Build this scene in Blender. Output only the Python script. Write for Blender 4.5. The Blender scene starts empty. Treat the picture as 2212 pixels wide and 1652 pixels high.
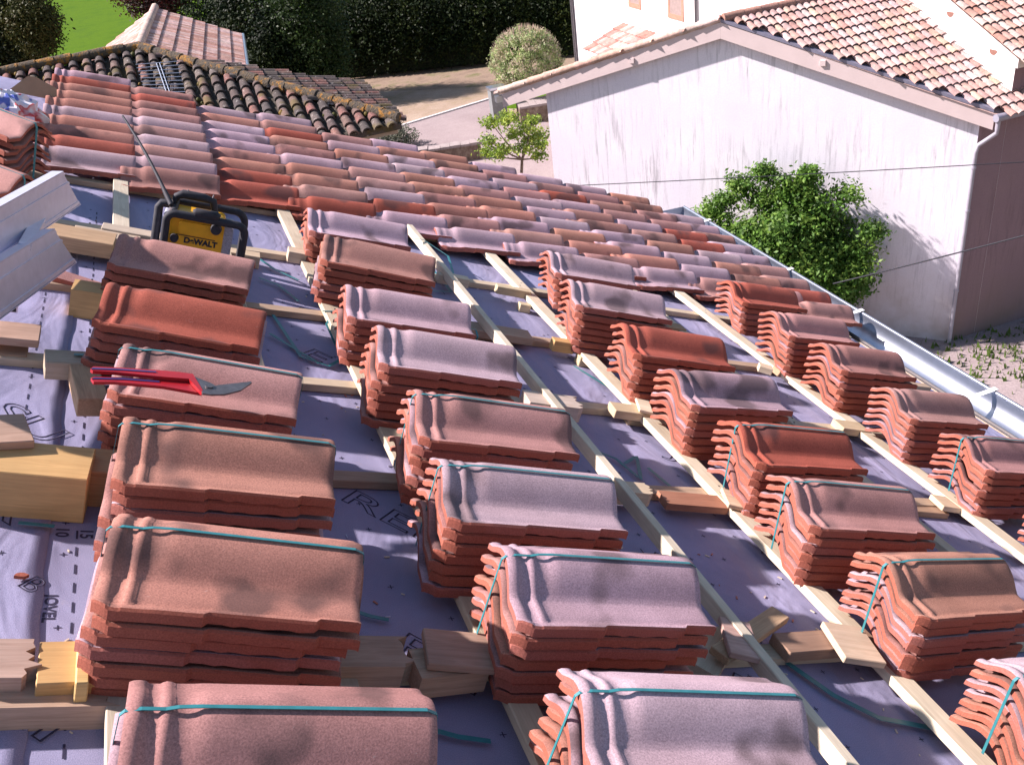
import bpy, math, random
from mathutils import Matrix, Vector, noise
random.seed(7)
D = bpy.data; SC = bpy.context.scene
COL = SC.collection
# ------------------------------------------------------------------ camera
HC = 9.2
YAW, PITCH, ROLL, FPX = 0.28469606, 0.54146535, 0.13886781, 2020.0
TH = 0.41157994                       # pitch of the roof under repair
fw = Vector((math.sin(YAW)*math.cos(PITCH), math.cos(YAW)*math.cos(PITCH), -math.sin(PITCH)))
r0 = Vector((math.cos(YAW), -math.sin(YAW), 0)); d0 = fw.cross(r0)
RI = math.cos(ROLL)*r0 + math.sin(ROLL)*d0
DN = -math.sin(ROLL)*r0 + math.cos(ROLL)*d0
CAM = Vector((0, 0, HC))
cd = D.cameras.new('camera'); cam = D.objects.new('camera', cd); COL.objects.link(cam)
cd.sensor_width = 36; cd.lens = 36*FPX/2212; cd.clip_start = .05; cd.clip_end = 2000
m = Matrix((RI, -DN, -fw)).transposed().to_4x4(); m.translation = CAM
cam.matrix_world = m
SC.camera = cam
# ------------------------------------------------------------------ light
SUNT = Vector((1.89, -.95, -1.917)).normalized()       # direction the light travels
SC.world = D.worlds.new('World'); SC.world.use_nodes = True
nt = SC.world.node_tree; bg = nt.nodes['Background']
sky = nt.nodes.new('ShaderNodeTexSky'); sky.sky_type = 'NISHITA'; sky.sun_disc = False
EL = math.asin(-SUNT.z); AZ = math.atan2(-SUNT.x, -SUNT.y)
sky.sun_elevation = EL; sky.sun_rotation = AZ
sky.air_density = 1.1; sky.dust_density = 1.0; sky.ozone_density = 2.0
nt.links.new(sky.outputs[0], bg.inputs[0]); bg.inputs[1].default_value = .066
sl = D.lights.new('sun', 'SUN'); sun = D.objects.new('sun', sl); COL.objects.link(sun)
sl.energy = 4.9; sl.angle = math.radians(1.3); sl.color = (1, .885, .885)
sun.rotation_euler = SUNT.to_track_quat('-Z', 'Y').to_euler()
SC.view_settings.view_transform = 'Standard'; SC.view_settings.look = 'None'
SC.view_settings.exposure = 1.15; SC.view_settings.gamma = 1
SC.render.engine = 'CYCLES'
# ------------------------------------------------------------------ geometry helpers
def ray(px, py):                       # direction through a point of the 2212 px wide photograph
    return (RI*((px-1106)/FPX) + DN*((py-826)/FPX) + fw)
def G(px, py, z=0.0):
    d = ray(px, py); return CAM + d*((z-HC)/d.z)
def onplane(px, py, p, n):
    d = ray(px, py); return CAM + d*((p-CAM).dot(n)/d.dot(n))
def atdist(px, py, dist):              # horizontal distance
    d = ray(px, py); return CAM + d*(dist/math.hypot(d.x, d.y))
BU = Vector((math.cos(TH), 0, -math.sin(TH))); BN = Vector((math.sin(TH), 0, math.cos(TH)))
RT = Matrix((BU, Vector((0, 1, 0)), BN)).transposed().to_4x4(); RT.translation = CAM - 1.25*BN
def RP(px, py, z=0.0):                 # photograph point -> (u, v) on the plane z above the membrane
    d = ray(px, py); q = d*(-(1.25-z)/d.dot(BN)); return q.dot(BU), q.y
def L(u, v, z=0, rot=0, rx=0, ry=0):   # matrix in roof coordinates -> world
    return RT @ Matrix.Translation((u, v, z)) @ Matrix.Rotation(math.radians(rot), 4, 'Z') @ Matrix.Rotation(math.radians(ry), 4, 'Y') @ Matrix.Rotation(math.radians(rx), 4, 'X')

class MB:
    def __init__(s): s.v = []; s.f = []; s.mi = []; s.t = []; s.sm = []
    def add(s, vs, fs, mi=0, tint=(1, 1, 1), smooth=False, M=None):
        b = len(s.v)
        s.v += [tuple((M @ Vector(p)) if M else p) for p in vs]
        for f in fs: s.f.append(tuple(b+i for i in f)); s.mi.append(mi); s.t.append(tint); s.sm.append(smooth)
    def box(s, x0, x1, y0, y1, z0, z1, mi=0, tint=(1, 1, 1), M=None, ch=0.0):
        if ch <= 0:
            vs = [(x, y, z) for z in (z0, z1) for y in (y0, y1) for x in (x0, x1)]
            fs = [(0, 2, 3, 1), (4, 5, 7, 6), (0, 1, 5, 4), (2, 6, 7, 3), (0, 4, 6, 2), (1, 3, 7, 5)]
            s.add(vs, fs, mi, tint, False, M); return
        c = ch; b = []
        def P(sx, sy, sz, ax):
            x = (x0+c if sx < 0 else x1-c); y = (y0+c if sy < 0 else y1-c); z = (z0+c if sz < 0 else z1-c)
            if ax == 0: x = x0 if sx < 0 else x1
            if ax == 1: y = y0 if sy < 0 else y1
            if ax == 2: z = z0 if sz < 0 else z1
            return (x, y, z)
        idx = {}; vs = []
        for sx in (-1, 1):
            for sy in (-1, 1):
                for sz in (-1, 1):
                    for ax in range(3): idx[(sx, sy, sz, ax)] = len(vs); vs.append(P(sx, sy, sz, ax))
        I = lambda *k: idx[k]
        fs = []
        for q in (-1, 1):
            fs.append((I(q,-1,-1,0), I(q,1,-1,0), I(q,1,1,0), I(q,-1,1,0)))
            fs.append((I(-1,q,-1,1), I(1,q,-1,1), I(1,q,1,1), I(-1,q,1,1)))
            fs.append((I(-1,-1,q,2), I(1,-1,q,2), I(1,1,q,2), I(-1,1,q,2)))
        for a in (-1, 1):
            for b_ in (-1, 1):
                fs.append((I(a,b_,-1,0), I(a,b_,1,0), I(a,b_,1,1), I(a,b_,-1,1)))
                fs.append((I(a,-1,b_,0), I(a,1,b_,0), I(a,1,b_,2), I(a,-1,b_,2)))
                fs.append((I(-1,a,b_,1), I(1,a,b_,1), I(1,a,b_,2), I(-1,a,b_,2)))
                for c_ in (-1, 1): fs.append((I(a,b_,c_,0), I(a,b_,c_,1), I(a,b_,c_,2)))
        s.add(vs, fs, mi, tint, False, M); s.fix = True
    def tube(s, pts, rad, n=8, mi=0, tint=(1, 1, 1), caps=True, M=None, sq=False):
        pts = [Vector(p) for p in pts]; N = len(pts)
        rad = rad if isinstance(rad, (list, tuple)) else [rad]*N
        vs = []; up = None
        for i, p in enumerate(pts):
            t = (pts[min(i+1, N-1)]-pts[max(i-1, 0)]).normalized()
            if up is None: up = Vector((0, 0, 1)) if abs(t.z) < .9 else Vector((0, 1, 0))
            a = t.cross(up).normalized(); up = a.cross(t).normalized()
            for k in range(n):
                w = 2*math.pi*(k+.5)/n
                vs.append(p + (a*math.cos(w)+up*math.sin(w))*rad[i])
        fs = [(i*n+k, i*n+(k+1) % n, (i+1)*n+(k+1) % n, (i+1)*n+k) for i in range(N-1) for k in range(n)]
        s.add(vs, fs, mi, tint, n > 4, M)
        if caps:
            s.add(vs[:n], [tuple(range(n))], mi, tint, False, M); s.add(vs[-n:], [tuple(range(n-1, -1, -1))], mi, tint, False, M)
    def ribbon(s, pts, w, nrm, mi=0, th=.0012):     # flat strap of width w
        pts = [Vector(p) for p in pts]; nrm = [Vector(n).normalized() for n in nrm]; N = len(pts); vs = []
        for i, p in enumerate(pts):
            t = (pts[min(i+1, N-1)]-pts[max(i-1, 0)]).normalized(); a = t.cross(nrm[i]).normalized()*w/2
            o = nrm[i]*th/2
            vs += [p-a-o, p+a-o, p+a+o, p-a+o]
        fs = [(i*4+k, i*4+(k+1) % 4, (i+1)*4+(k+1) % 4, (i+1)*4+k) for i in range(N-1) for k in range(4)]
        fs += [(0, 3, 2, 1), (4*N-4, 4*N-3, 4*N-2, 4*N-1)]
        s.add(vs, fs, mi)
    def prism(s, poly, z0, z1, mi=0, tint=(1, 1, 1), M=None, side=None):
        n = len(poly); vs = [(x, y, z0) for x, y in poly]+[(x, y, z1) for x, y in poly]
        s.add(vs, [tuple(range(n-1, -1, -1)), tuple(range(n, 2*n))], mi, tint, False, M)
        s.add(vs, [(i, (i+1) % n, n+(i+1) % n, n+i) for i in range(n)], mi if side is None else side, tint, False, M)
    def build(s, name, mats, parent=None, M=None, col=None, fix=True):
        me = D.meshes.new(name); me.from_pydata(s.v, [], s.f)
        mats = mats if isinstance(mats, (list, tuple)) else [mats]
        for x in mats: me.materials.append(x)
        me.polygons.foreach_set('material_index', s.mi); me.polygons.foreach_set('use_smooth', s.sm)
        if any(t != (1, 1, 1) for t in s.t):
            at = me.color_attributes.new('tint', 'FLOAT_COLOR', 'CORNER')
            buf = []
            for p, t in zip(me.polygons, s.t): buf += [t[0], t[1], t[2], 1]*p.loop_total
            at.data.foreach_set('color', buf)
        if getattr(s, 'fix', False):
            import bmesh
            bm = bmesh.new(); bm.from_mesh(me); bmesh.ops.recalc_face_normals(bm, faces=bm.faces); bm.to_mesh(me); bm.free()
        me.update()
        o = D.objects.new(name, me); COL.objects.link(o)
        if parent: o.parent = parent
        if M is not None:
            o.matrix_basis = M if not parent else M
        if col: o.color = (*col, 1)
        return o
def tag(o, label=None, cat=None, group=None, kind=None):
    if label: o['label'] = label
    if cat: o['category'] = cat
    if group: o['group'] = group
    if kind: o['kind'] = kind
    return o
def empty(name, M, label, cat, group=None):
    o = D.objects.new(name, None); COL.objects.link(o)
    o.matrix_world = M if isinstance(M, Matrix) else Matrix.Translation(M)
    return tag(o, label, cat, group)
I4 = Matrix.Identity(4)
# ------------------------------------------------------------------ materials
class NT:
    def __init__(s, name):
        s.m = D.materials.new(name); s.m.use_nodes = True; s.t = s.m.node_tree; s.b = s.t.nodes['Principled BSDF']
    def n(s, typ, **k):
        x = s.t.nodes.new(typ)
        for a, v in k.items():
            if a.startswith('i_'): x.inputs[int(a[2:]) if a[2:].isdigit() else a[2:]].default_value = v
            else: setattr(x, a, v)
        return x
    def l(s, a, b): s.t.links.new(a, b)
    def co(s, kind='Object', scale=(1, 1, 1)):
        c = s.n('ShaderNodeTexCoord'); mp = s.n('ShaderNodeMapping'); mp.inputs['Scale'].default_value = scale
        s.l(c.outputs[kind], mp.inputs[0]); return mp.outputs[0]
    def noise(s, vec, scale, det=4, rough=.6, dist=0):
        x = s.n('ShaderNodeTexNoise'); x.inputs['Scale'].default_value = scale; x.inputs['Detail'].default_value = det
        x.inputs['Roughness'].default_value = rough; x.inputs['Distortion'].default_value = dist; s.l(vec, x.inputs['Vector']); return x.outputs['Fac']
    def ramp(s, fac, stops):
        r = s.n('ShaderNodeValToRGB'); e = r.color_ramp.elements
        while len(e) < len(stops): e.new(.5)
        for x, (p, c) in zip(e, stops): x.position = p; x.color = (*c, 1) if len(c) == 3 else c
        s.l(fac, r.inputs[0]); return r.outputs[0]
    def mix(s, fac, a, b, mode='MIX'):
        x = s.n('ShaderNodeMix'); x.data_type = 'RGBA'; x.blend_type = mode
        for i, v in ((0, fac), (6, a), (7, b)):
            if hasattr(v, 'is_output'): s.l(v, x.inputs[i])
            else: x.inputs[i].default_value = v if i == 0 else (*v, 1)
        return x.outputs[2]
    def base(s, c, rough=.8, metal=0):
        if hasattr(c, 'is_output'): s.l(c, s.b.inputs['Base Color'])
        else: s.b.inputs['Base Color'].default_value = (*c, 1)
        s.b.inputs['Roughness'].default_value = rough; s.b.inputs['Metallic'].default_value = metal
        return s.m
    def bump(s, h, st=.3, dist=.01):
        x = s.n('ShaderNodeBump'); x.inputs['Strength'].default_value = st; x.inputs['Distance'].default_value = dist
        s.l(h, x.inputs['Height']); s.l(x.outputs[0], s.b.inputs['Normal'])
    def tintv(s): return s.n('ShaderNodeAttribute', attribute_name='tint').outputs['Color']
    def ocol(s): return s.n('ShaderNodeObjectInfo').outputs['Color']
    def orand(s): return s.n('ShaderNodeObjectInfo').outputs['Random']
def simple(name, c, rough=.6, metal=0, var=.12, sc=12, bump=0, coat=0):
    q = NT(name); v = q.co(); f = q.noise(v, sc)
    a = tuple(x*(1-var) for x in c); b = tuple(min(1, x*(1+var)) for x in c)
    q.base(q.ramp(f, [(.3, a), (.7, b)]), rough, metal)
    if bump: q.bump(q.noise(v, sc*6), bump, .004)
    return q.m
GREY = lambda v: (v, v, v)
def m_tile(name, tintsrc, raw=False):
    q = NT(name); v = q.co()
    base = q.ocol() if tintsrc == 'obj' else q.tintv()
    c4 = q.n('ShaderNodeTexCoord'); add = q.n('ShaderNodeVectorMath', operation='ADD'); q.l(c4.outputs['Object'], add.inputs[0])
    if tintsrc == 'obj':
        sc = q.n('ShaderNodeVectorMath', operation='SCALE'); cb = q.n('ShaderNodeCombineXYZ'); r = q.orand()
        q.l(r, cb.inputs[0]); q.l(r, cb.inputs[1]); sc.inputs['Scale'].default_value = 37; q.l(cb.outputs[0], sc.inputs[0]); q.l(sc.outputs[0], add.inputs[1])
    vec = add.outputs[0]
    fine = q.noise(vec, 330, 2, .7); mid = q.noise(vec, 9, 3, .6); big = q.noise(vec, 6.5, 2, .45)
    c = q.mix(1.0, base, q.ramp(fine, [(.28, GREY(.70)), (.72, GREY(1.30))]), 'MULTIPLY')
    c = q.mix(1.0, c, q.ramp(mid, [(.3, GREY(.88)), (.7, GREY(1.1))]), 'MULTIPLY')
    c = q.mix(q.ramp(big, [(.57, GREY(0)), (.66, GREY(.66))]), c, (.075, .05, .05))      # flashed dark clouds
    dm = q.noise(vec, 2.6, 2, .5)
    c = q.mix(1, c, q.ramp(dm, [(.3, (.90, .86, .84)), (.7, (1.10, 1.12, 1.13))]), 'MULTIPLY')
    sc1 = q.noise(vec, 46, 4, .8, 1.6); sc2 = q.noise(vec, 5.5, 2, .5)
    f1 = q.mix(1, q.ramp(sc1, [(.66, GREY(0)), (.72, GREY(.55))]), q.ramp(sc2, [(.52, GREY(0)), (.62, GREY(1))]), 'MULTIPLY')
    c = q.mix(f1, c, (.58, .46, .42))
    if raw:
        c = q.mix(.88, c, q.mix(1.0, (.34, .095, .058), q.ramp(fine, [(.3, GREY(.75)), (.7, GREY(1.2))]), 'MULTIPLY'))
    q.base(c, .85); q.b.inputs['Specular IOR Level'].default_value = .25
    q.bump(fine, .22, .0008)
    return q.m
M_TS = m_tile('stacked_tile_face', 'obj'); M_TR = m_tile('stacked_tile_edge', 'obj', True)
M_LS = m_tile('laid_tile_face', 'tint'); M_LR = m_tile('laid_tile_edge', 'tint', True)
def m_membrane():
    q = NT('roof_membrane'); v = q.co()
    fine = q.noise(v, 520, 1); mid = q.noise(v, 3.2, 4, .6, .6); wr = q.noise(q.co(scale=(1, .45, 1)), 4.5, 3, .5, 1.2)
    c = q.ramp(fine, [(.3, (.235, .225, .345)), (.7, (.35, .33, .485))])
    c = q.mix(1, c, q.ramp(mid, [(.3, GREY(.86)), (.7, GREY(1.12))]), 'MULTIPLY')
    dust = q.noise(v, 14, 5, .7)
    c = q.mix(q.ramp(dust, [(.62, GREY(0)), (.8, GREY(.35))]), c, (.48, .38, .36))
    q.base(c, .75)
    a = q.n('ShaderNodeMath', operation='MULTIPLY_ADD'); q.l(fine, a.inputs[0]); a.inputs[1].default_value = .03; q.l(wr, a.inputs[2])
    q.bump(a.outputs[0], .55, .035); return q.m
M_MEM = m_membrane()
def m_wood(name, lo, hi, rough=.7):
    q = NT(name); v = q.co(scale=(1.2, 22, 22)); g = q.noise(v, 4, 5, .65, 1.5); g2 = q.noise(q.co(), 5, 3); ob = q.orand()
    c = q.ramp(g, [(.25, lo), (.5, tuple((a+b)/2 for a, b in zip(lo, hi))), (.78, hi)])
    c = q.mix(1, c, q.ocol(), 'MULTIPLY')
    c = q.mix(1, c, q.ramp(g2, [(.3, GREY(.8)), (.7, GREY(1.12))]), 'MULTIPLY')
    kn = q.n('ShaderNodeTexVoronoi'); kn.inputs['Scale'].default_value = 3.2; q.l(q.co(scale=(1, 2.2, 2.2)), kn.inputs['Vector'])
    c = q.mix(q.ramp(kn.outputs['Distance'], [(.03, GREY(.8)), (.07, GREY(0))]), c, (.16, .07, .03))
    q.base(c, rough); q.bump(g, .3, .002); return q.m
M_PINE = m_wood('pine', (.50, .41, .29), (.70, .61, .47))
M_OAK = m_wood('rough_wood', (.34, .245, .17), (.56, .44, .33), .8)
M_ZINC = simple('zinc', (.50, .53, .60), .32, .9, .1, 8)
M_ALU = simple('aluminium', (.66, .65, .76), .42, .45, .06, 30, .05)
M_INK = simple('black_print', (.03, .025, .06), .7, 0, .2, 60)
M_STRAP = simple('teal_strap', (.035, .20, .22), .45, 0, .15, 40)
M_YEL = simple('yellow_plastic', (.80, .40, .015), .42, 0, .1, 20)
M_BLK = simple('black_rubber', (.02, .02, .028), .72, 0, .35, 50, .1)
M_RED = simple('red_grip', (.38, .010, .016), .35, 0, .15, 20)
M_BLUEG = simple('blue_grip', (.05, .04, .16), .4, 0, .2, 20)
M_STEEL = simple('dark_steel', (.16, .15, .16), .45, .7, .25, 40)
M_CHIP = NT('debris'); M_CHIP.base(M_CHIP.tintv(), .9); M_CHIP = M_CHIP.m
M_GRILLE = simple('speaker_grey', (.36, .36, .42), .6, .2, .4, 220)
M_WHITE = simple('white_paint', (.8, .79, .78), .6, 0, .05, 5)
def m_wall(name, c, streak=.5, low=None):
    q = NT(name); c4 = q.n('ShaderNodeTexCoord'); mp = q.n('ShaderNodeMapping'); mp.inputs['Scale'].default_value = (7, 7, .55); q.l(c4.outputs['Object'], mp.inputs[0])
    s1 = q.noise(mp.outputs[0], 1.7, 6, .72, .3); s2 = q.noise(q.co(), .55, 4, .6); s3 = q.noise(q.co(), 40, 3)
    f = q.mix(1, q.ramp(s1, [(.50, GREY(0)), (.66, GREY(1))]), q.ramp(s2, [(.42, GREY(0)), (.62, GREY(streak))]), 'MULTIPLY')
    k = q.mix(f, c, tuple(x*.48 for x in c))
    k = q.mix(1, k, q.ramp(s3, [(.3, GREY(.95)), (.7, GREY(1.04))]), 'MULTIPLY')
    k = q.mix(1, k, q.ramp(q.noise(q.co(), 1.1, 3), [(.3, (.93, .92, .95)), (.7, (1.04, 1.03, 1.02))]), 'MULTIPLY')
    if low:
        sp = q.n('ShaderNodeSeparateXYZ'); q.l(c4.outputs['Object'], sp.inputs[0])
        mr = q.n('ShaderNodeMapRange'); q.l(sp.outputs[2], mr.inputs[0]); mr.inputs[1].default_value = .2; mr.inputs[2].default_value = 1.7; mr.inputs[3].default_value = 1; mr.inputs[4].default_value = 0
        n2 = q.n('ShaderNodeMath', operation='MULTIPLY'); q.l(mr.outputs[0], n2.inputs[0]); q.l(q.ramp(q.noise(q.co(), 2.2, 4), [(.3, GREY(.4)), (.7, GREY(1))]), n2.inputs[1])
        k = q.mix(n2.outputs[0], k, low)
    q.base(k, .9); q.bump(s3, .2, .01); return q.m
M_WALL = m_wall('weathered_white_render', (.83, .795, .85), .85, (.46, .38, .36))
M_WALL2 = m_wall('clean_white_render', (.84, .81, .78), .1)
M_WALL3 = m_wall('shade_darkened_render', (.29, .19, .205), .5, (.24, .16, .14))  # render colour darkened to put the south walls' shade into the material
M_WALL4 = m_wall('grey_render', (.42, .40, .40), .5)
M_FASC = simple('pink_verge_render', (.66, .54, .52), .85, 0, .05, 3)
def m_canal(name, lich):
    q = NT(name); v = q.co(); base = q.tintv(); f = q.noise(v, 60, 3, .7); g = q.noise(v, 7, 4, .65); h = q.noise(v, 2.2, 4, .6); w = q.noise(v, 26, 4, .7)
    c = q.mix(1, base, q.ramp(f, [(.3, GREY(.75)), (.7, GREY(1.2))]), 'MULTIPLY')
    c = q.mix(1, c, q.ramp(g, [(.35, GREY(.7)), (.65, GREY(1.15))]), 'MULTIPLY')
    if lich:
        c = q.mix(q.ramp(w, [(.54, GREY(0)), (.62, GREY(.8))]), c, (.045, .04, .038))
        c = q.mix(q.ramp(q.noise(v, 17, 3, .7), [(.60, GREY(0)), (.68, GREY(.75))]), c, (.34, .31, .28))
        c = q.mix(q.ramp(h, [(.56, GREY(0)), (.66, GREY(.75))]), c, (.10, .075, .02))
    q.base(c, .92); q.bump(g, .5, .02); return q.m
M_OLD = m_canal('mossy_clay_tile', True); M_CAN = m_canal('clay_canal_tile', False)
M_LICH = NT('orange_lichen')
_v = M_LICH.co(); M_LICH.base(M_LICH.ramp(M_LICH.noise(_v, 7, 5, .75), [(.36, (.06, .05, .042)), (.52, (.10, .075, .045)), (.60, (.36, .16, .02)), (.66, (.14, .10, .05)), (.78, (.20, .17, .14))]), .95); M_LICH.bump(M_LICH.noise(_v, 30), .8, .03); M_LICH = M_LICH.m
def m_leaf(name, trans=.25, rough=.5):
    q = NT(name); c = q.mix(1, q.tintv(), q.ramp(q.noise(q.co(), 2.5, 3), [(.3, GREY(.75)), (.7, GREY(1.25))]), 'MULTIPLY')
    q.base(c, rough); q.b.inputs['Specular IOR Level'].default_value = .12 if trans < .2 else .3
    tr = q.n('ShaderNodeBsdfTranslucent'); q.l(c, tr.inputs[0]); mx = q.n('ShaderNodeMixShader'); mx.inputs[0].default_value = trans
    q.l(q.b.outputs[0], mx.inputs[1]); q.l(tr.outputs[0], mx.inputs[2]); q.l(mx.outputs[0], q.t.nodes['Material Output'].inputs[0]); return q.m
M_LEAF = m_leaf('leaves', .35); M_LEAFD = m_leaf('dark_leaves', .08, .55)
M_BARK = simple('bark', (.16, .12, .09), .9, 0, .3, 30, .4)
def m_ground(name, stops, sc=2, fine=60):
    q = NT(name); v = q.co(); c = q.ramp(q.noise(v, sc, 6, .7), stops)
    c = q.mix(1, c, q.ramp(q.noise(v, fine, 3, .8), [(.3, GREY(.78)), (.7, GREY(1.2))]), 'MULTIPLY')
    q.base(c, .95); q.b.inputs['Specular IOR Level'].default_value = .05; q.bump(q.noise(v, fine), .4, .02); return q.m
M_GRASS = m_ground('grass_ground', [(.3, (.05, .11, .008)), (.5, (.075, .14, .008)), (.62, (.06, .12, .01)), (.75, (.12, .16, .02))], .5, 9)
M_DRIVE = m_ground('pink_gravel_drive', [(.3, (.27, .215, .215)), (.7, (.34, .28, .275))], .5, 26)
M_SAND = m_ground('sandy_verge', [(.3, (.24, .19, .11)), (.5, (.33, .25, .19)), (.7, (.38, .31, .24))], .8, 20)
M_DIRT = m_ground('dirt_ground', [(.3, (.16, .12, .09)), (.5, (.27, .20, .15)), (.72, (.10, .12, .04))], .9, 20)
M_STONE = m_ground('rubble_stone', [(.3, (.10, .075, .06)), (.5, (.20, .15, .12)), (.7, (.33, .28, .22))], 6, 40)
M_COP = m_ground('stone_coping', [(.3, (.26, .22, .21)), (.7, (.40, .34, .33))], 5, 30)

# ================================================================== THE ROOF TILE
TL_, CW, GA = .42, .2073, .357        # length, cover width, gauge
XS = [0, .006, .014, .022, .027, .041, .045, .05, .057, .062, .078, .088, .098, .112, .14, .168, .176, .20, .215, .23, .26, .29, .305, .32, .345, .352, .38, .405, .414, .42]
PR = [(0, .010), (.004, .0145), (.012, .0145), (.017, .009), (.024, .0075), (.030, .0095), (.05, .0095), (.074, .0098), (.081, .0118), (.090, .0200), (.101, .0320), (.113, .0435), (.126, .0530), (.139, .0600), (.152, .0640), (.166, .0640), (.181, .0595), (.196, .050), (.209, .040), (.221, .031), (.232, .026), (.240, .023)]
def sm(a, b, x):
    t = max(0, min(1, (x-a)/(b-a))); return t*t*(3-2*t)
RIB = 1.0
def ztop(x, y, z):
    h = max(0, z-.0095)
    k = 1-(.13 if RIB == 1 else .20)*(1-sm(.078, .104, x))
    zz = min(z, .0095)+h*k
    if y < .02: zz += .001*sm(.05, .1, x)
    if x < .026: zz += RIB*(.0048 if y > .03 else .002)*(1-sm(.020, .027, x))-.004*(1-sm(0, .008, x))
    elif .042 < x < .062 and y > .02: zz += RIB*.0042*math.sin(math.pi*(x-.042)/.02)
    elif x <= .042: zz -= .001
    if RIB < 1: zz -= .004*(1-sm(.09, .11, x))
    zz -= .003*sm(.412, .42, x)
    return zz
def y_in(x):                       # outline of the near flange
    if x < .03: return .018*(1-x/.03)**1.3
    if x < .17: return 0
    if x < .347: return .006
    return .015
def tile_geo():
    nx, ny = len(XS), len(PR); top = []; bot = []
    for x in XS:
        yi = y_in(x)
        for j, (y, z) in enumerate(PR):
            yy = y if y > .03 else yi+(y/.03)*(.03-yi)
            zt = ztop(x, y, z)
            t = .0125
            if y < .02:
                near = .0190 if x < .17 else (.0160 if x < .347 else .0155)
                for c_ in (.215, .268, .325):
                    if abs(x-c_) < .014: near = .0190
                t = near+(t-near)*sm(.004, .02, y)
            if y > .215: t = .011
            top.append((x, yy, zt)); bot.append((x, yy, zt-t))
    ft = [(i*ny+j, (i+1)*ny+j, (i+1)*ny+j+1, i*ny+j+1) for i in range(nx-1) for j in range(ny-1)]
    fb = [tuple(reversed(f)) for f in ft]
    sides = []
    def strip(ids):
        vs = []
        for a in ids: vs += [top[a], bot[a]]
        return vs, [(2*i, 2*i+1, 2*i+3, 2*i+2) for i in range(len(ids)-1)]
    sides.append(strip([i*ny for i in range(nx)]))
    sides.append(strip([i*ny+ny-1 for i in range(nx)][::-1]))
    sides.append(strip([j for j in range(ny)][::-1]))
    sides.append(strip([(nx-1)*ny+j for j in range(ny)]))
    return top, ft, bot, fb, sides
TG = tile_geo(); RIB = .15; TGL = tile_geo()
def add_tile(mb, M, tint=(1, 1, 1), g=None):
    top, ft, bot, fb, sides = g or TG
    ny = len(PR); lip = [f for f in ft if f[0] % ny < 1]; rest = [f for f in ft if f[0] % ny >= 1]
    mb.add(top, rest, 0, tint, True, M); mb.add(top, lip, 1, tint, False, M); mb.add(bot, fb, 1, tint, True, M)
    for vs, fs in sides: mb.add(vs, fs, 1, tint, False, M)
_t = MB(); add_tile(_t, None)
_o = _t.build('roof_tile', [M_TS, M_TR]); TILE_ME = _o.data; D.objects.remove(_o)
MAUVE, TAN, REDT, PINK, BROWN = (.455, .315, .35), (.43, .20, .148), (.36, .092, .062), (.43, .225, .20), (.37, .18, .155)
CN = {'m': ('mauve', MAUVE), 't': ('tan', TAN), 'r': ('deep red', REDT), 'p': ('pink', PINK), 'b': ('brown', BROWN)}
TBASE, TP = .052, .0292
ORD = ['topmost', 'second from top', 'third from top', 'fourth from top', 'fifth from top', 'sixth from top', 'bottom', 'bottom']
def jit(c, a=.08):
    k = 1+random.uniform(-a, a); return tuple(x*k*(1+random.uniform(-.03, .03)) for x in c)
STK = {}
LEAN = {'A': .06, 'B': 0, 'C': -.27, 'D': -.40, 'E': 0}
def stack(key, name, pts, n, colr, strap='none', place=None):
    loc = {0: (0, .15, .056), 1: (.42, .15, .066), 2: (0, 0, .012), 3: (.41, .01, .012)}
    if place: u, v, rot = place
    else:
        A = []; B = []
        for i, p in enumerate(pts):
            if p is None: continue
            q = RP(p[0], p[1], TBASE+TP*(n-1)+loc[i][2]); A.append(complex(*q)); B.append(complex(*loc[i][:2]))
        ac = sum(A)/len(A); bc = sum(B)/len(B)
        c = sum((a-ac)*(b-bc).conjugate() for a, b in zip(A, B)); c /= abs(c)
        rot = math.degrees(math.atan2(c.imag, c.real)); o = ac-c*bc; u, v = o.real, o.imag
    STK[key] = (u, v, rot, n)
    for k in range(n):
        o = D.objects.new('roof_tile', TILE_ME); COL.objects.link(o)
        du, dv, dr = (0, 0, 0) if k == n-1 else (random.uniform(-.011, .011), random.uniform(-.005, .005), random.uniform(-1.5, 1.5))
        hk = TP*(n-1-k); o.matrix_world = L(u+du-hk*LEAN[key[0]], v+dv+.08*hk, TBASE+TP*k, rot+dr)
        ck = colr if k == n-1 else random.choice('mtpb')
        o.color = (*jit(CN[ck][1]), 1)
        pos = ORD[n-1-k] if k else 'bottom'
        top = CN[colr][0]
        tag(o, ('%s clay tile, topmost of %s' % (top, name)) if k == n-1 else '%s clay tile of %s' % (pos, name), 'roof tile', 'clay tiles in stacks on the membrane', 'thing')
    if strap != 'none':
        zt = TBASE+TP*(n-1); s = MB()
        yb = .150
        le = LEAN[key[0]]*(zt-TBASE)
        P3 = [((-.008-le, yb-.012+.08*(zt-TBASE), -zt+TBASE+.02), (-1, 0, 0)), ((-.006, yb, .050), (-1, 0, .2)), ((.0, yb, .0575), (-.5, 0, .8)), ((.02, yb, .0615), (0, 0, 1)), ((.05, yb, .0615), (0, 0, 1)), ((.066, yb, .0655), (0, 0, 1)), ((.095, yb, .0672), (0, 0, 1)), ((.405, yb, .0672), (0, 0, 1)), ((.421, yb, .060), (.6, 0, .7)), ((.424, yb, .045), (1, 0, 0)), ((.426-le, yb-.01, -zt+TBASE+.02), (1, 0, 0))]
        s.ribbon([p for p, _ in P3], .0060, [q for _, q in P3])
        o = s.build('packing_strap', M_STRAP, M=L(u, v, zt, rot))
        tag(o, 'teal packing strap round %s' % name, 'strap', 'straps round the tile stacks')
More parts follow.
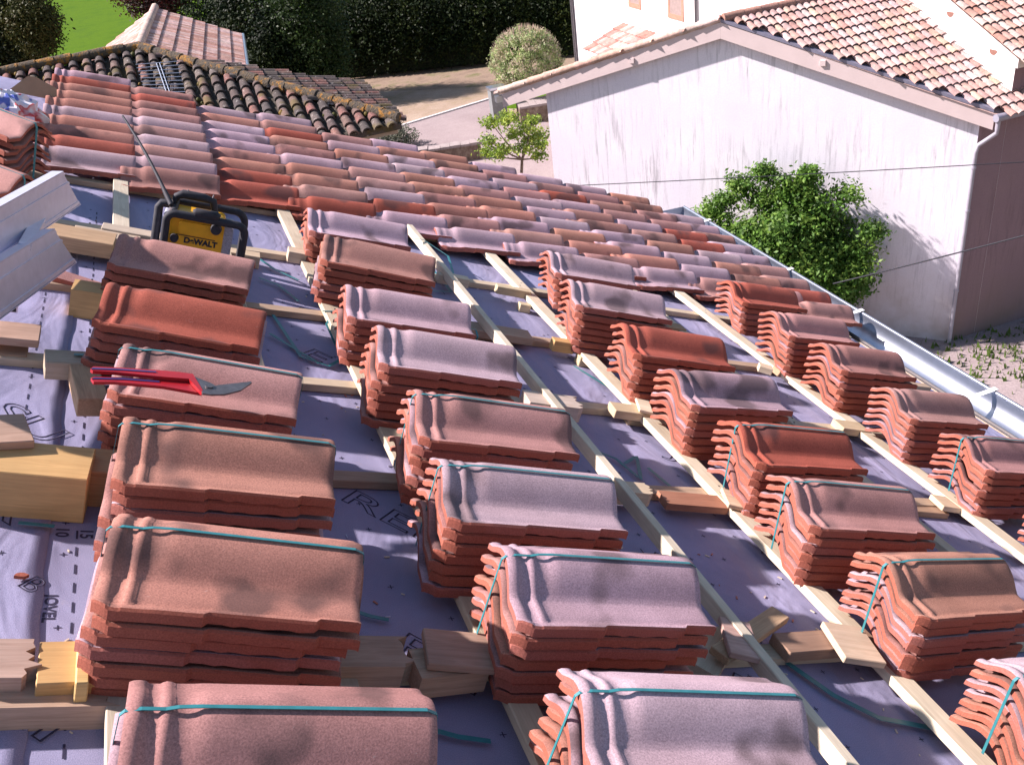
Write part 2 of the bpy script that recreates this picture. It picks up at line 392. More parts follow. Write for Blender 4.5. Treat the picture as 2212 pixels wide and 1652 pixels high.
# (TL, TR, FL, FR) of each stack's top tile, as seen in the photograph
LC, SCn, TC, GC = 'left column', 'second column', 'third column', 'gutter-side column'
stack('A1', 'the stack in front of the yellow radio', [(232, 508), (555, 565), (225, 565), (552, 635)], 5, 'p')
stack('A2', 'the red-topped stack just beyond the snips', [(212, 617), (578, 683), (200, 691), (560, 752)], 6, 'r')
stack('A3', 'the stack the red snips lie on', [(240, 752), (660, 820), (228, 842), (648, 905)], 6, 'p', 'tight')
stack('A4', 'the strapped stack just nearer than the snips', [(240, 915), (728, 972), (246, 1039), (727, 1074)], 7, 't', 'tight')
stack('A5', 'the second-nearest stack, '+LC, [(232, 1130), (785, 1185), (205, 1320), (765, 1360)], 7, 't', 'tight')
stack('A6', 'the nearest stack, '+LC+', cut by the lower edge', [(268, 1536), (946, 1534), None, None], 7, 'p', 'tight')
stack('B1', 'the farthest stack, '+SCn, [(655, 452), (885, 495), (668, 499), (890, 530)], 5, 'm')
stack('B2', 'the second-farthest stack, '+SCn, [(690, 510), (935, 565), (708, 562), (940, 605)], 6, 'b')
stack('B3', 'the third-farthest stack, '+SCn+', with a loose strap', [(738, 622), (1010, 668), (764, 684), (1028, 719)], 6, 'm')
stack('B4', 'the unstrapped fifth-nearest stack, '+SCn, [(812, 715), (1105, 765), (838, 783), (1122, 818)], 7, 'm')
stack('B5', 'the fourth-nearest stack, '+SCn, [(880, 848), (1217, 893), (952, 951), (1242, 986)], 7, 'p', 'tight')
stack('B6', 'the third-nearest stack, '+SCn, [(930, 1002), (1315, 1045), (1017, 1125), (1349, 1149)], 7, 'm', 'tight')
stack('B7', 'the second-nearest stack, '+SCn, [(1070, 1197), (1490, 1222), (1161, 1349), (1549, 1364)], 7, 'm', 'tight')
stack('B8', 'the nearest stack, '+SCn+', cut by the lower edge', [(1250, 1496), (1735, 1502), None, None], 7, 'm', 'tight')
stack('C1', 'the farthest stack, '+TC, [(1172, 550), (1365, 590), (1214, 582), (1386, 610)], 6, 'm')
stack('C2', 'the second-farthest stack, '+TC, [(1222, 612), (1425, 642), (1266, 656), (1451, 695)], 7, 'm')
stack('C3', 'the red-topped third-farthest stack, '+TC, [(1330, 705), (1563, 744), (1388, 761), (1590, 790)], 7, 'r')
stack('C4', 'the unstrapped fifth-nearest stack, '+TC, [(1440, 806), (1679, 828), (1509, 872), (1718, 888)], 7, 'm')
stack('C5', 'the red-topped strapped stack, '+TC, [(1567, 920), (1834, 948), (1651, 993), (1890, 1014)], 7, 'r', 'tight')
stack('C6', 'the third-nearest stack, '+TC, [(1683, 1037), (1960, 1064), (1785, 1139), (2029, 1160)], 7, 'p', 'tight')
stack('C7', 'the second-nearest stack, '+TC, [(1880, 1214), (2182, 1216), (2024, 1334), None], 7, 't', 'tight')
_c = STK['C7']; stack('C8', 'the nearest stack, '+TC+', cut by the right edge', None, 7, 'm', 'tight', (_c[0]+.01, _c[1]-.375, 0))
stack('D1', 'the farthest stack, red-topped, '+GC, [(1560, 610), (1721, 628), (1613, 651), (1753, 674)], 6, 'r')
stack('D2', 'the second-farthest stack, '+GC, [(1655, 677), (1834, 698), (1714, 724), (1864, 744)], 7, 'p')
stack('D3', 'the middle stack, '+GC, [(1762, 746), (1953, 767), (1827, 798), (1989, 821)], 7, 'b')
stack('D4', 'the second-nearest whole stack, '+GC, [(1901, 842), (2097, 867), (1988, 902), (2143, 918)], 7, 'p')
_d = STK['D4']; stack('D5', 'the strapped stack, '+GC+', near the right edge', [(2055, 942), None, (2148, 1018), None], 7, 'p', 'tight', (_d[0]+.01, _d[1]-.35, 0))
stack('D6', 'the stack barely in view, '+GC, None, 7, 't', 'none', (_d[0]+.03, _d[1]-.73, 0))
u_, v_ = RP(5, 262, .26)
stack('E1', 'the strapped stack at the upper left, noses outward', None, 7, 'p', 'none', (u_-.30, v_+.10, -40))
stack('E2', 'the low stack behind the ladder', None, 3, 'p', 'none', (u_-.32, v_-.27, -36))

# ================================================================== HOUSE UNDER REPAIR
EAVE_U, VN, VF = 3.93, .2, 6.15
house = empty('house_under_repair', Vector((0, 3, 0)), 'house whose roof is stripped to a lavender membrane and half covered in clay tiles', 'house')
HI = house.matrix_world.inverted()
def HM(M): return HI @ M
def roofz(u, v, z=0): return RT @ Vector((u, v, z))
# membrane
mb = MB()
NU, NV = 90, 90
def verge(u): return 6.28-.115*(u+.2)
for i in range(NU+1):
    u = -1.9+(EAVE_U+.0+1.9)*i/NU
    for j in range(NV+1):
        v = VN+(verge(u)-VN)*j/NV
        w = 0
        mb.v.append((u, v, 0))
mb.f = [(i*(NV+1)+j, (i+1)*(NV+1)+j, (i+1)*(NV+1)+j+1, i*(NV+1)+j+1) for i in range(NU) for j in range(NV)]
mb.mi = [0]*len(mb.f); mb.t = [(1, 1, 1)]*len(mb.f); mb.sm = [True]*len(mb.f)
mb.build('roof_membrane', M_MEM, house, HM(RT))
# overlapping sheet on the left with a curling edge
mb = MB(); rows = []
for j in range(100):
    v = .3+3.5*j/99
    ue = -.010+.012*noise.noise(Vector((v*4, 0, 0)))+.006*noise.noise(Vector((v*13, 0, 5)))
    lift = .001+.004*max(0, noise.noise(Vector((v*5, 2, 0))))
    for k, (uu, zz) in enumerate(((-1.4, .003), (-.5, .003), (ue-.10, .003), (ue-.03, .003+lift*.3), (ue, .003+lift), (ue+.001, .0005))):
        mb.v.append((uu, v, zz))
for j in range(99):
    for k in range(5): mb.f.append((j*6+k, j*6+k+1, (j+1)*6+k+1, (j+1)*6+k)); mb.mi.append(0); mb.t.append((1, 1, 1)); mb.sm.append(True)
mb.build('membrane_lap', M_MEM, house, HM(RT))
# deck below, gables and walls
bot = roofz(EAVE_U, 0, 0)
mb = MB()
for vv0, vv1 in ((VN, 6.1),):
    uL = -4.2
    p = [roofz(uL, vv0, -.02), roofz(EAVE_U, vv0, -.02), roofz(EAVE_U, vv1-.3, -.02), roofz(uL, vv1+.5, -.02)]
    q = [x-Vector((0, 0, .16)) for x in p]
    mb.add(p+q, [(0, 1, 2, 3), (7, 6, 5, 4), (0, 4, 5, 1), (1, 5, 6, 2), (2, 6, 7, 3), (3, 7, 4, 0)], 0)
mb.build('roof_deck', M_OAK, house, HI)
xe = roofz(EAVE_U-.35, 0).x; xw = -5.0
mb = MB()
zt = roofz(EAVE_U-.35, 0).z-.15
def wallpoly(x): return (CAM.z-1.25*BN.z)-(x+1.25*BN.x)*math.tan(TH)-.25
for (a, b) in (((xw, -3.5), (xe, -3.5)), ((xe, -3.5), (xe, 5.5)), ((xe, 5.5), (xw, 6.1)), ((xw, 6.1), (xw, -3.5))):
    mb.add([(a[0], a[1], 0), (b[0], b[1], 0), (b[0], b[1], min(wallpoly(b[0]), 9)), (a[0], a[1], min(wallpoly(a[0]), 9))], [(0, 1, 2, 3)])
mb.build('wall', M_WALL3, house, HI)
# counter battens (down the slope) and battens (along the eave)
CBV = []
for px, py in ((887, 1746), (1000, 1243), (1000, 1010), (700, 803), (753, 667)):
    CBV.append(RP(px*.8534, py*.8534, 0)[1])
CBV += [CBV[-1]+.62, CBV[-1]+1.25, CBV[0]-.62]
for k, v in enumerate(CBV):
    s = MB(); s.box(-1.5, EAVE_U-.06, 0, .05, .002, .026, ch=.002)
    s.build('counter_batten', M_OAK if k % 2 else M_PINE, house, HM(RT @ Matrix.Translation((0, v, 0))), col=(.92, .86, .8))
def batten(px, py, pz, w, h, z0, v0, v1, col=(1, 1, 1), rot=0):
    u = RP(px, py, pz)[0] if py else px; s = MB(); s.box(0, v1-v0, -w/2, w/2, 0, h, ch=.002)
    s.build('batten', M_PINE, house, HM(RT @ Matrix.Translation((u, v0, z0)) @ Matrix.Rotation(math.radians(90+rot), 4, 'Z')), col=col)
    return u
BT = []
BT.append(batten(262, 470, .05, .06, .022, .027, .3, 4.45))
BT.append(batten(745, 1470, .05, .05, .022, .027, .3, 4.5, (.9, .85, .8)))
BT.append(batten(1020, 1290, .05, .06, .022, .027, .3, 4.5, (.95, .9, .85)))
BT.append(batten(1500, 1235, .09, .028, .040, .054, .3, 4.25, (1.05, 1.05, 1.05)))
BT.append(batten(1.822, None, 0, .058, .024, .027, .3, 4.2, (1.15, 1.15, 1.12)))
BT.append(batten(2.53, None, 0, .045, .022, .027, .3, 4.35, (.9, .88, .85)))
BT.append(batten(2.865, None, 0, .065, .024, .027, .3, 4.1, (1.15, 1.15, 1.12)))
# laid tiles
mb = MB()
NOSE = [.185, .548, .912, 1.281, 1.643, 1.989, 2.338, 2.696, 3.035, 3.385, 3.745, 4.032]
VLAST = [RP(281, 343, .11)[1], RP(469.7, 386.5, .11)[1], 4.44, 4.39, 4.36, 4.275, 4.216, 4.196, 4.126, 4.10, 4.08, 3.962]
seq = 'rptmrtmtm mmprtpprm mmmpmmtrr mtmrtrmmm rmtmmmmtm'
for i, (nu, vl) in enumerate(zip(NOSE, VLAST)):
    for j in range(10 if i < 11 else 9):
        v = vl-.15+CW*j
        if j == 9: v += 0
        if v > verge(nu)+.0: continue
        ck = random.choice('mmmmtttpprb' if i else 'mtmtrtmtt')
        if (i, j) in ((1, 0),): ck = 'b'
        if (i, j) in ((2, 0), (2, 1)): ck = 'r'
        if (i, j) == (0, 0): ck = 'm'
        if (i, j) == (0, 8): ck = 'r'
        c = jit(CN[ck][1], .1)
        M = Matrix.Translation((nu-TL_+random.uniform(-.003, .003), v, .040)) @ Matrix.Rotation(math.radians(random.uniform(-.4, .4)), 4, 'Z') @ Matrix.Rotation(-.044, 4, 'Y')
        add_tile(mb, M, c, TG if i == 0 else TGL)
mb.build('laid_roof_tiles', [M_LS, M_LR], house, HM(RT))
# gutter
gr = .10; uc = 4.10; GT = []
mb = MB(); ns = 14
g0 = Vector((0, 0, 0))
def gsec(w):   # w: angle round the half circle, in world up frame
    return Vector((-math.cos(w)*gr, 0, -math.sin(w)*gr))
cen = roofz(uc, 0, 0)+Vector((0, 0, .035))
vs = []; secs = [math.pi*k/ns for k in range(ns+1)]
pts = [gsec(w) for w in secs]
pts = [Vector((-gr, 0, .02))]+pts+[Vector((gr, 0, .012)), Vector((gr+.008, 0, .018)), Vector((gr+.018, 0, .012)), Vector((gr+.018, 0, .0)), Vector((gr+.010, 0, -.006))]
inner = pts; n_ = len(inner)
ys = [-1.0, 6.12]
for y in ys: vs += [Vector((cen.x, y, cen.z))+p for p in inner]
mb.add(vs, [(k, k+1, n_+k+1, n_+k) for k in range(n_-1)], 0, smooth=True)
o2 = [p*(1+.012/gr*(-0)) for p in inner]
vs2 = [Vector((cen.x, y, cen.z-.0025))+Vector((p.x*1.02, 0, p.z*1.02)) for y in ys for p in inner]
mb.add(vs2, [(n_+k, n_+k+1, k+1, k) for k in range(n_-1)], 0, smooth=True)
mb.add([Vector((cen.x, 6.12, cen.z))+p for p in inner[:ns+3]], [tuple(range(ns+3))], 0)
gut = mb.build('gutter', M_ZINC, house, HI)
for y in (5.75, 4.72, 4.02, 3.0, 2.0, 1.0):
    s = MB(); s.box(-gr-.02, gr+.012, -.014, .014, .018, .022)
    s.box(gr-.004, gr+.022, -.014, .014, .0185, .024)
    o = s.build('gutter_bracket', M_WHITE, gut, Matrix.Translation((cen.x, y, cen.z))); 
# fascia behind gutter
mb = MB(); mb.box(cen.x-gr-.035, cen.x-gr-.008, -1, 5.7, cen.z-.16, cen.z+.0); mb.build('eave_board', M_OAK, house, HI)
# printing on the membrane
def text_obj(txt, size, M, outline=True, name='printed_text', sx=1.0, w=.0016):
    cu = D.curves.new('t', 'FONT'); cu.body = txt; cu.size = size; cu.resolution_u = 4
    if outline: cu.fill_mode = 'NONE'; cu.bevel_depth = w; cu.bevel_resolution = 0
    else: cu.extrude = .0004; cu.offset = .0008
    o = D.objects.new('t', cu); COL.objects.link(o)
    bpy.context.view_layer.update()
    me = D.meshes.new_from_object(o.evaluated_get(bpy.context.evaluated_depsgraph_get())); D.objects.remove(o); D.curves.remove(cu)
    for v in me.vertices: v.co.x *= sx; v.co.z *= .02
    me.materials.clear(); me.materials.append(M_INK)
    o = D.objects.new(name, me); COL.objects.link(o); o.parent = house; o.matrix_basis = HM(M); return o
def tx(px, py, txt, size, rot, sx=1.0, outline=True, w=.0022, z=.004):
    u, v = RP(px, py, z); return text_obj(txt, size, L(u, v, z, rot), outline, sx=sx, w=w)
SX = 1.9
for px, py, t_ in ((728, 1074, 'REL'), (880, 925, 'E'), (838, 905, 'R'), (835, 1395, 'RE'), (985, 905, 'RU'), (1440, 985, 'JL'), (1480, 1490, 'JE'), (1635, 1190, 'ER'),
                   (1165, 668, 'BE'), (1740, 1108, 'UE'), (620, 668, 'PA'), (645, 760, 'E'), (1390, 1210, 'L'), (1560, 1480, 'ER')):
    u, v = RP(px, py, .001); text_obj(t_, .10, L(u, v, .001, -46), True, sx=SX, w=.0011)
for px, py, t_ in ((-60, 1085, 'R'), (34, 1262, 'B'), (-40, 885, 'SU'), (-30, 1520, 'LI')):
    u, v = RP(px, py, .004); text_obj(t_, .062 if t_ == 'B' else .12, L(u, v, .0042, -46), True, sx=1.1 if t_ == 'B' else 1.5, w=.0014)
text_obj('10', .035, L(.004, 1.795, .0008, -92), False, sx=1)
text_obj('15', .035, L(.050, 1.79, .0008, -92), False, sx=1)
text_obj('JOVEL', .030, L(-.004, 1.575, .0008, -92), False, sx=1)
mb = MB()
staples = []
def dash(u, v, du, dv, z=.0025):
    h = (.0042 if u < -.03 else .0008)+(z-.0025)*.2
    mb.add([(u-du/2, v-dv/2, h), (u+du/2, v-dv/2, h), (u+du/2, v+dv/2, h), (u-du/2, v+dv/2, h)], [(0, 1, 2, 3)])
for px in (160,):
    u0 = RP(px, 1260, 0)[0]
    for k in range(60): dash(u0, .55+k*.058, .004, .030, .004)
for k in range(40): dash(-.09, 2.3+k*.058, .0035, .028)
for uu in (3.45, 3.55, 3.32):
    for k in range(50): dash(uu, .6+k*.07, .004, .034)
for uu in (1.35, 1.42, 1.49, 2.2):
    for k in range(20): dash(uu, .7+k*.17, .003, .05)
for i in range(34):
    for j in range(34):
        u = -.2+i*.11; v = .6+j*.11
        if (i*7+j*3) % 5 < 2: continue
        dash(u, v, .014, .002); dash(u, v, .0022, .014, .0029)
mb.build('printed_marks', M_INK, house, HM(RT))

# ================================================================== LOOSE WOOD
def wood(px, py, z, lx, ly, lz, rot, label, mat=None, col=(1, 1, 1), tilt=0, ragged=False, name='wood_offcut', cat='wood offcut', grp='timber offcuts lying on the roof'):
    u, v = RP(px, py, z+lz); s = MB()
    if ragged:
        n = 9; top = []
        poly = [(-lx/2, -ly/2)]+[(lx/2+random.uniform(-.02, .012), -ly/2+ly*k/n) for k in range(n+1)]+[(-lx/2, ly/2)]
        s.prism(poly, 0, lz)
    else: s.box(-lx/2, lx/2, -ly/2, ly/2, 0, lz, ch=.002)
    o = s.build(name, mat or M_PINE, M=L(u, v, z, rot, 0, tilt), col=col)
    return tag(o, label, cat, grp)
Y_ = (1.0, .72, .38); T_ = (1, .85, .7); P_ = (.95, .8, .78)
wood(30, 985, .0, .30, .13, .11, -6, 'big yellow timber block at the left edge', M_PINE, Y_)
wood(-10, 925, .11, .13, .12, .02, 14, 'pinkish board end lying on the big yellow timber block', M_OAK, P_)
wood(200, 992, .0, .14, .10, .09, -4, 'brown block tucked behind the stack below the snips', M_OAK, (1, .75, .5))
wood(200, 620, .0, .11, .09, .09, -6, 'yellow block with a splintered top beside the radio-side stack', M_PINE, Y_, ragged=True)
wood(188, 810, .028, .26, .07, .05, 98, 'nail-holed plank end on the left, pointing at the camera', M_OAK, (1.15, 1, .8))
wood(143, 770, .03, .10, .08, .05, 5, 'small pale block with a teal scrap of strap on it', M_PINE, (.8, .75, .7))
wood(20, 712, .05, .15, .11, .022, 0, 'pink board end at the left edge under the ladder', M_OAK, P_)
wood(15, 752, .0, .10, .08, .03, 0, 'brown shim below the pink board end at the left edge', M_OAK, (.8, .65, .55))
wood(30, 1478, .0, .30, .10, .05, -3, 'weathered flat block at the lower left edge', M_OAK, (1.1, 1, .95), ragged=True)
wood(2, 1420, .05, .10, .09, .03, -3, 'small splintered board on the weathered block, lower left', M_OAK, (1.0, .9, .95), ragged=True)
wood(205, 1425, .0, .17, .10, .075, 0, 'yellow block half under the second-nearest left stack', M_PINE, Y_)
wood(180, 1418, .0, .02, .12, .09, 0, 'thin yellow slat upright beside the second-nearest left stack', M_PINE, (1.2, .95, .5))
wood(775, 1405, .026, .20, .085, .05, -4, 'splintered block in the gap of the two near left stacks', M_OAK, (1.05, .9, .85), ragged=True)
wood(975, 1425, .026, .15, .08, .05, 4, 'brown block under the tilted board by the second column', M_OAK, (1.1, .95, .85), ragged=True)
wood(1012, 1400, .078, .17, .10, .018, -10, 'tilted pinkish board lying on a brown block', M_OAK, P_)
wood(1625, 1362, .05, .30, .05, .02, 26, 'brown board lying slantwise under the long loose batten', M_OAK, (1.1, .95, .75))
wood(1545, 1400, .0, .19, .07, .035, 40, 'pale split board right of the second-nearest middle stack', M_PINE, (.95, .9, .85), ragged=True)
wood(1600, 1375, .075, .075, .13, .015, -22, 'small pink board on the slanting boards', M_OAK, (1.05, .85, .95))
wood(1790, 1380, .026, .30, .07, .03, 2, 'dark bark-faced plank between the two lit battens', M_OAK, (.75, .6, .55))
wood(1845, 1385, .06, .11, .13, .018, -14, 'flat light shim under the lit batten, lower right', M_PINE, (1, .9, .85))
wood(980, 595, .03, .14, .05, .04, -6, 'short sunlit offcut below the farthest second-column stacks', M_PINE, (1.1, 1.05, 1))
wood(650, 542, .03, .10, .07, .045, -6, 'pale block left of the farthest second-column stack', M_PINE, (1, .95, .9))
wood(1110, 622, .03, .16, .04, .035, -7, 'short batten end crossing to the third column', M_PINE, (1, .95, .8))
wood(1134, 656, .0, .05, .04, .035, -7, 'tiny cube of wood on the membrane', M_PINE, (1, .95, .8))
wood(1080, 712, .026, .26, .09, .03, -6, 'grey weathered board right of the loose strap', M_OAK, (.95, .85, .8))
wood(1218, 735, .026, .09, .045, .045, -6, 'round-ended peg of wood by the third column', M_PINE, Y_)
wood(1262, 768, .0, .05, .045, .04, 0, 'small notched cube beside the bright batten', M_PINE, (1, .95, .75))
wood(1195, 862, .026, .19, .09, .055, -5, 'split pale log under the long loose batten', M_PINE, (.95, .88, .95), ragged=True)
wood(1365, 882, .03, .15, .07, .03, -6, 'tan board end left of the third column', M_PINE, (1, .9, .75))
wood(1390, 868, .062, .05, .15, .012, -20, 'thin sunlit slip of wood on the tan board end', M_PINE, (1.2, 1.15, 1.1))
wood(1395, 905, .0, .16, .05, .02, -3, 'low tan shim below the tan board end', M_PINE, (.95, .85, .7))
wood(1350, 1050, .026, .17, .06, .045, -5, 'splintered sunlit offcut by the third-nearest middle stack', M_PINE, (1.05, .95, .85), ragged=True)
wood(1520, 1080, .026, .28, .07, .022, -4, 'flaking bark slab right of the long loose batten', M_OAK, (.85, .5, .4), ragged=True)
wood(1590, 1075, .055, .07, .10, .015, -20, 'pale wedge under the bright batten, centre right', M_PINE, (1.1, .95, .85))
wood(1440, 700, .026, .18, .07, .03, -5, 'bark-edged board at the foot of the laid tiles', M_OAK, (.9, .75, .55))
wood(1655, 790, .04, .06, .05, .03, -30, 'small sunlit wedge left of the gutter-side column', M_PINE, (1.15, 1.1, 1.05))
wood(1710, 800, .026, .16, .06, .03, -4, 'tan plank end under the gutter-side column', M_OAK, (1, .85, .7))
wood(1840, 918, .026, .13, .08, .03, -6, 'tan board under the bright batten, right of centre', M_PINE, (1, .9, .75))
wood(2060, 1085, .03, .14, .08, .02, -10, 'light shim under the gutter-side bright batten', M_PINE, (1.05, .95, .85))
wood(2000, 1095, .0, .16, .07, .022, -4, 'brown plank end left of the light shim, right side', M_OAK, (.85, .7, .6))
wood(150, 500, .026, .30, .13, .055, -6, 'thick brown timber offcut beside the ladder', M_OAK, (1, .85, .65))
wood(232, 505, .03, .22, .075, .05, -6, 'notched pale timber beside the ladder end', M_PINE, (.95, .85, .8))
wood(300, 500, .026, .25, .07, .06, -6, 'pale squared timber left of the radio', M_PINE, (.9, .85, .85))
wood(500, 540, .0, .22, .06, .05, -6, 'pale timber right of the radio', M_PINE, (1, .9, .8))
mb = MB()
for v in CBV[:6]:
    for u in (.03, .83, 1.48, 1.822, 2.53, 2.865):
        if u == 1.48: continue
        for k in (-1, 1):
            w = v+.02*k+random.uniform(-.004, .004); mb.tube([(u+.01*k, w, .048), (u+.01*k, w, .0515)], .0035, 8)
mb.build('nail_heads', M_STEEL, house, HM(RT))
mb = MB()
for k in range(46):
    u = random.uniform(-.25, 3.4); v = random.uniform(1.1, 3.9); a = random.uniform(0, 3.14)
    mb.box(-.006, .006, -.0007, .0007, .001, .0035, M=Matrix.Translation((u, v, 0)) @ Matrix.Rotation(a, 4, 'Z'))
mb.build('staples', M_ALU, house, HM(RT))
mb = MB()
for k in range(200):
    c_ = random.choice([(.85, 1.36), (1.55, 1.5), (1.3, 2.6), (1.1, 3.3), (-.1, 1.4), (2.3, 2.2), (1.9, 1.3), (.6, 2.4)])
    u = random.gauss(c_[0], .16); v = random.gauss(c_[1], .16); r = random.uniform(.0012, .004); a = random.uniform(0, 3.14)
    mb.box(-r*1.8, r*1.8, -r*.6, r*.6, .001, .002+r*.3, M=Matrix.Translation((u, v, 0)) @ Matrix.Rotation(a, 4, 'Z'), tint=random.choice([(.7, .6, .45), (.5, .2, .14), (.62, .5, .38)]))
o = mb.build('sawdust', M_CHIP, M=RT); tag(o, 'sawdust, splinters and clay crumbs scattered on the membrane', 'debris', kind='stuff')
# chips of tile
def chip(px, py, r, label):
    u, v = RP(px, py, 0.01); s = MB(); n = 7
    poly = [(r*(1+random.uniform(-.3, .2))*math.cos(2*math.pi*k/n), .6*r*(1+random.uniform(-.3, .2))*math.sin(2*math.pi*k/n)) for k in range(n)]
    s.prism(poly, 0, r*.6); o = s.build('tile_chip', M_TR, M=L(u, v, .008), col=TAN)
    tag(o, label, 'tile chip', 'broken bits of clay tile')
chip(45, 1245, .012, 'small red tile chip on the lower left membrane')
s = MB(); s.prism([(-.09, -.03), (.07, -.045), (.10, -.02), (.08, .02), (-.09, .045)], 0, .016, 0, side=1)
u, v = RP(175, 615, .02); o = s.build('broken_tile', [M_TS, M_TR], M=L(u, v, .02, -8, 0, 6), col=PINK)
tag(o, 'broken pink tile piece lying right of the lower ladder rail', 'tile piece')
# loose straps
def strap(pxs, label, w=.012, z=.012):
    pts = []; nr = []
    for p in pxs:
        zz = p[2] if len(p) > 2 else z
        u, v = RP(p[0], p[1], zz); pts.append(Vector((u, v, zz))); nr.append((0, .15, 1))
    q = []
    for i in range(len(pts)-1):
        for k in range(6): 
            t = k/6; q.append(pts[i].lerp(pts[i+1], t))
    q.append(pts[-1]); s = MB(); s.ribbon(q, w, [(0, .12, 1)]*len(q))
    o = s.build('loose_strap', M_STRAP, M=RT); tag(o, label, 'strap', 'loose teal packing straps')
strap([(540, 545), (590, 580), (645, 605)], 'teal strap offcut right of the radio')
strap([(560, 600), (600, 615), (645, 650)], 'short teal strap below the radio strap')
strap([(590, 680), (650, 770), (710, 790), (750, 770)], 'bent teal strap between the left and second columns')
strap([(583, 720), (640, 755), (690, 785)], 'straight teal strap crossing the bent one')
strap([(893, 515, .11), (915, 518, .10), (968, 553, .07), (985, 610, .05), (1022, 665, .01)], 'teal strap trailing over the sunlit batten end', .01)
strap([(938, 585), (975, 630), (925, 628)], 'teal strap folded into a V beside the second column', .01)
strap([(697, 672, .05), (722, 672, .05), (705, 700, .04), (725, 745, .01)], 'teal strap hooked over the left of the second column', .008)
strap([(790, 683, .205), (900, 697, .20), (1028, 712, .20), (1032, 727, .19), (1026, 740, .17)], 'loose teal strap lying across a mauve top tile', .006)
strap([(1240, 790), (1330, 845), (1420, 895), (1480, 930)], 'long teal strap curving between the second and third columns')
strap([(1350, 1000), (1375, 985), (1385, 1035), (1330, 990), (1240, 955)], 'square loop of teal strap by the long loose batten')
strap([(1700, 1430), (1800, 1500), (1900, 1550), (2060, 1580)], 'broad dark teal strap curving at the lower right', .018)
strap([(740, 1310), (800, 1330), (840, 1338)], 'short dark teal strap right of the near left stack')
strap([(910, 1568), (990, 1590), (1060, 1600)], 'dark teal strap at the lower edge between the near stacks')
strap([(1400, 1010), (1460, 1060), (1490, 1090)], 'thin teal strap by the square loop')
strap([(1925, 800), (1960, 830), (1975, 840)], 'teal strap end by the gutter')
strap([(1450, 690, .02), (1475, 712, .02), (1500, 730, .02)], 'teal strap end right of the third column top')
strap([(160, 765, .085), (215, 768, .085)], 'dark teal strap scrap on a pale block', .014)
strap([(40, 1128, .014), (118, 1136, .014)], 'green strap scrap on the left membrane', .012)
# strap on left upper stack
u, v, rt, n = STK['E1']; s = MB()
zt_ = TBASE+TP*(n-1)
s.ribbon([(.427, .15, -zt_+TBASE), (.427, .15, .045), (.418, .15, .0625), (.2, .15, .064), (.02, .15, .058)], .010, [(1, 0, 0), (1, 0, .1), (.6, 0, .8), (0, 0, 1), (0, 0, 1)])
tag(s.build('packing_strap', M_STRAP, M=L(u, v, zt_, rt)), 'teal packing strap down the noses of the upper left stack', 'strap', 'straps round the tile stacks')
u, v, rt, n = STK['E2']; s = MB(); zt_ = TBASE+TP*(n-1)
s.ribbon([(.427, .15, -.03), (.427, .15, .045), (.418, .15, .0625), (.2, .15, .064), (.02, .15, .058)], .008, [(1, 0, 0), (1, 0, .1), (.6, 0, .8), (0, 0, 1), (0, 0, 1)])
tag(s.build('packing_strap', M_STRAP, M=L(u, v, zt_, rt)), 'teal packing strap over the low stack behind the ladder', 'strap', 'straps round the tile stacks')

# ================================================================== RADIO
ur, vr = RP(425, 590, 0)
RM_ = L(ur-.015, vr+.05, .018, -7) @ Matrix.Scale(.84, 4)
rad = empty('jobsite_radio', RM_, 'yellow jobsite radio in a black tubular roll cage with a long whip antenna', 'radio')
def outline_box(mb, w, d, h, r, z0, y0, mi=0, n=4):
    pts = []
    for cx, cz, a0 in ((w/2-r, h-r, 0), (-w/2+r, h-r, 90), (-w/2+r, r, 180), (w/2-r, r, 270)):
        for k in range(n+1):
            a = math.radians(a0+90*k/n); pts.append((cx+r*math.cos(a), cz+r*math.sin(a)))
    N = len(pts); vs = [(x, y0, z+z0) for x, z in pts]+[(x, y0+d, z+z0) for x, z in pts]
    mb.add(vs, [tuple(range(N)), tuple(range(2*N-1, N-1, -1))]+[((i+1) % N, i, N+i, N+(i+1) % N) for i in range(N)], mi)
s = MB(); outline_box(s, .222, .15, .205, .02, .03, -.085)
outline_box(s, .150, .012, .054, .016, .158, -.096); body = s.build('body', M_YEL, rad)
s = MB(); outline_box(s, .042, .14, .185, .015, .032, -.08)
o = s.build('speaker', M_GRILLE, rad, Matrix.Translation((.128, 0, 0)))
s = MB(); outline_box(s, .035, .14, .185, .015, .032, -.08); s.build('speaker', M_GRILLE, rad, Matrix.Translation((-.125, 0, 0)))
s = MB(); s.tube([(0, -.105, 0), (0, -.083, 0)], [.021, .024], 20)
s.build('knob', M_BLK, rad, Matrix.Translation((.077, -.012, .205)))
s = MB(); s.tube([(0, -.105, 0), (0, -.083, 0)], [.016, .018], 16)
s.build('knob', M_BLK, rad, Matrix.Translation((-.085, -.012, .135)))
s = MB(); s.box(-.08, .08, -.0865, -.0845, .147, .150); s.box(-.09, .09, -.0865, -.0845, .222, .225); s.build('groove', M_BLK, body)
def rc(pts, r=.016, n=12): 
    s = MB(); s.tube(pts, r, n); return s
def arc(x0, z0, x1, z1, y, r=.05, k=6):  # rounded corner polyline in xz: up, across, down
    out = [(x0, y, z0)]
    for a in range(k+1):
        t = math.pi-math.pi/2*a/k; out.append((x0+r+r*math.cos(t), y, z1-r+r*math.sin(t)))
    for a in range(k+1):
        t = math.pi/2-math.pi/2*a/k; out.append((x1-r+r*math.cos(t), y, z1-r+r*math.sin(t)))
    out.append((x1, y, z0)); return out
for y, x0 in ((-.115, -.125), (.09, -.125)):
    rc(arc(x0, .02, .195, .245, y, .035 if y < 0 else .05), .0165).build('cage_bar', M_BLK, rad)
for x, z in ((-.125, .02), (.195, .02)): rc([(x, -.115, z), (x, .09, z)], .0165).build('cage_bar', M_BLK, rad)
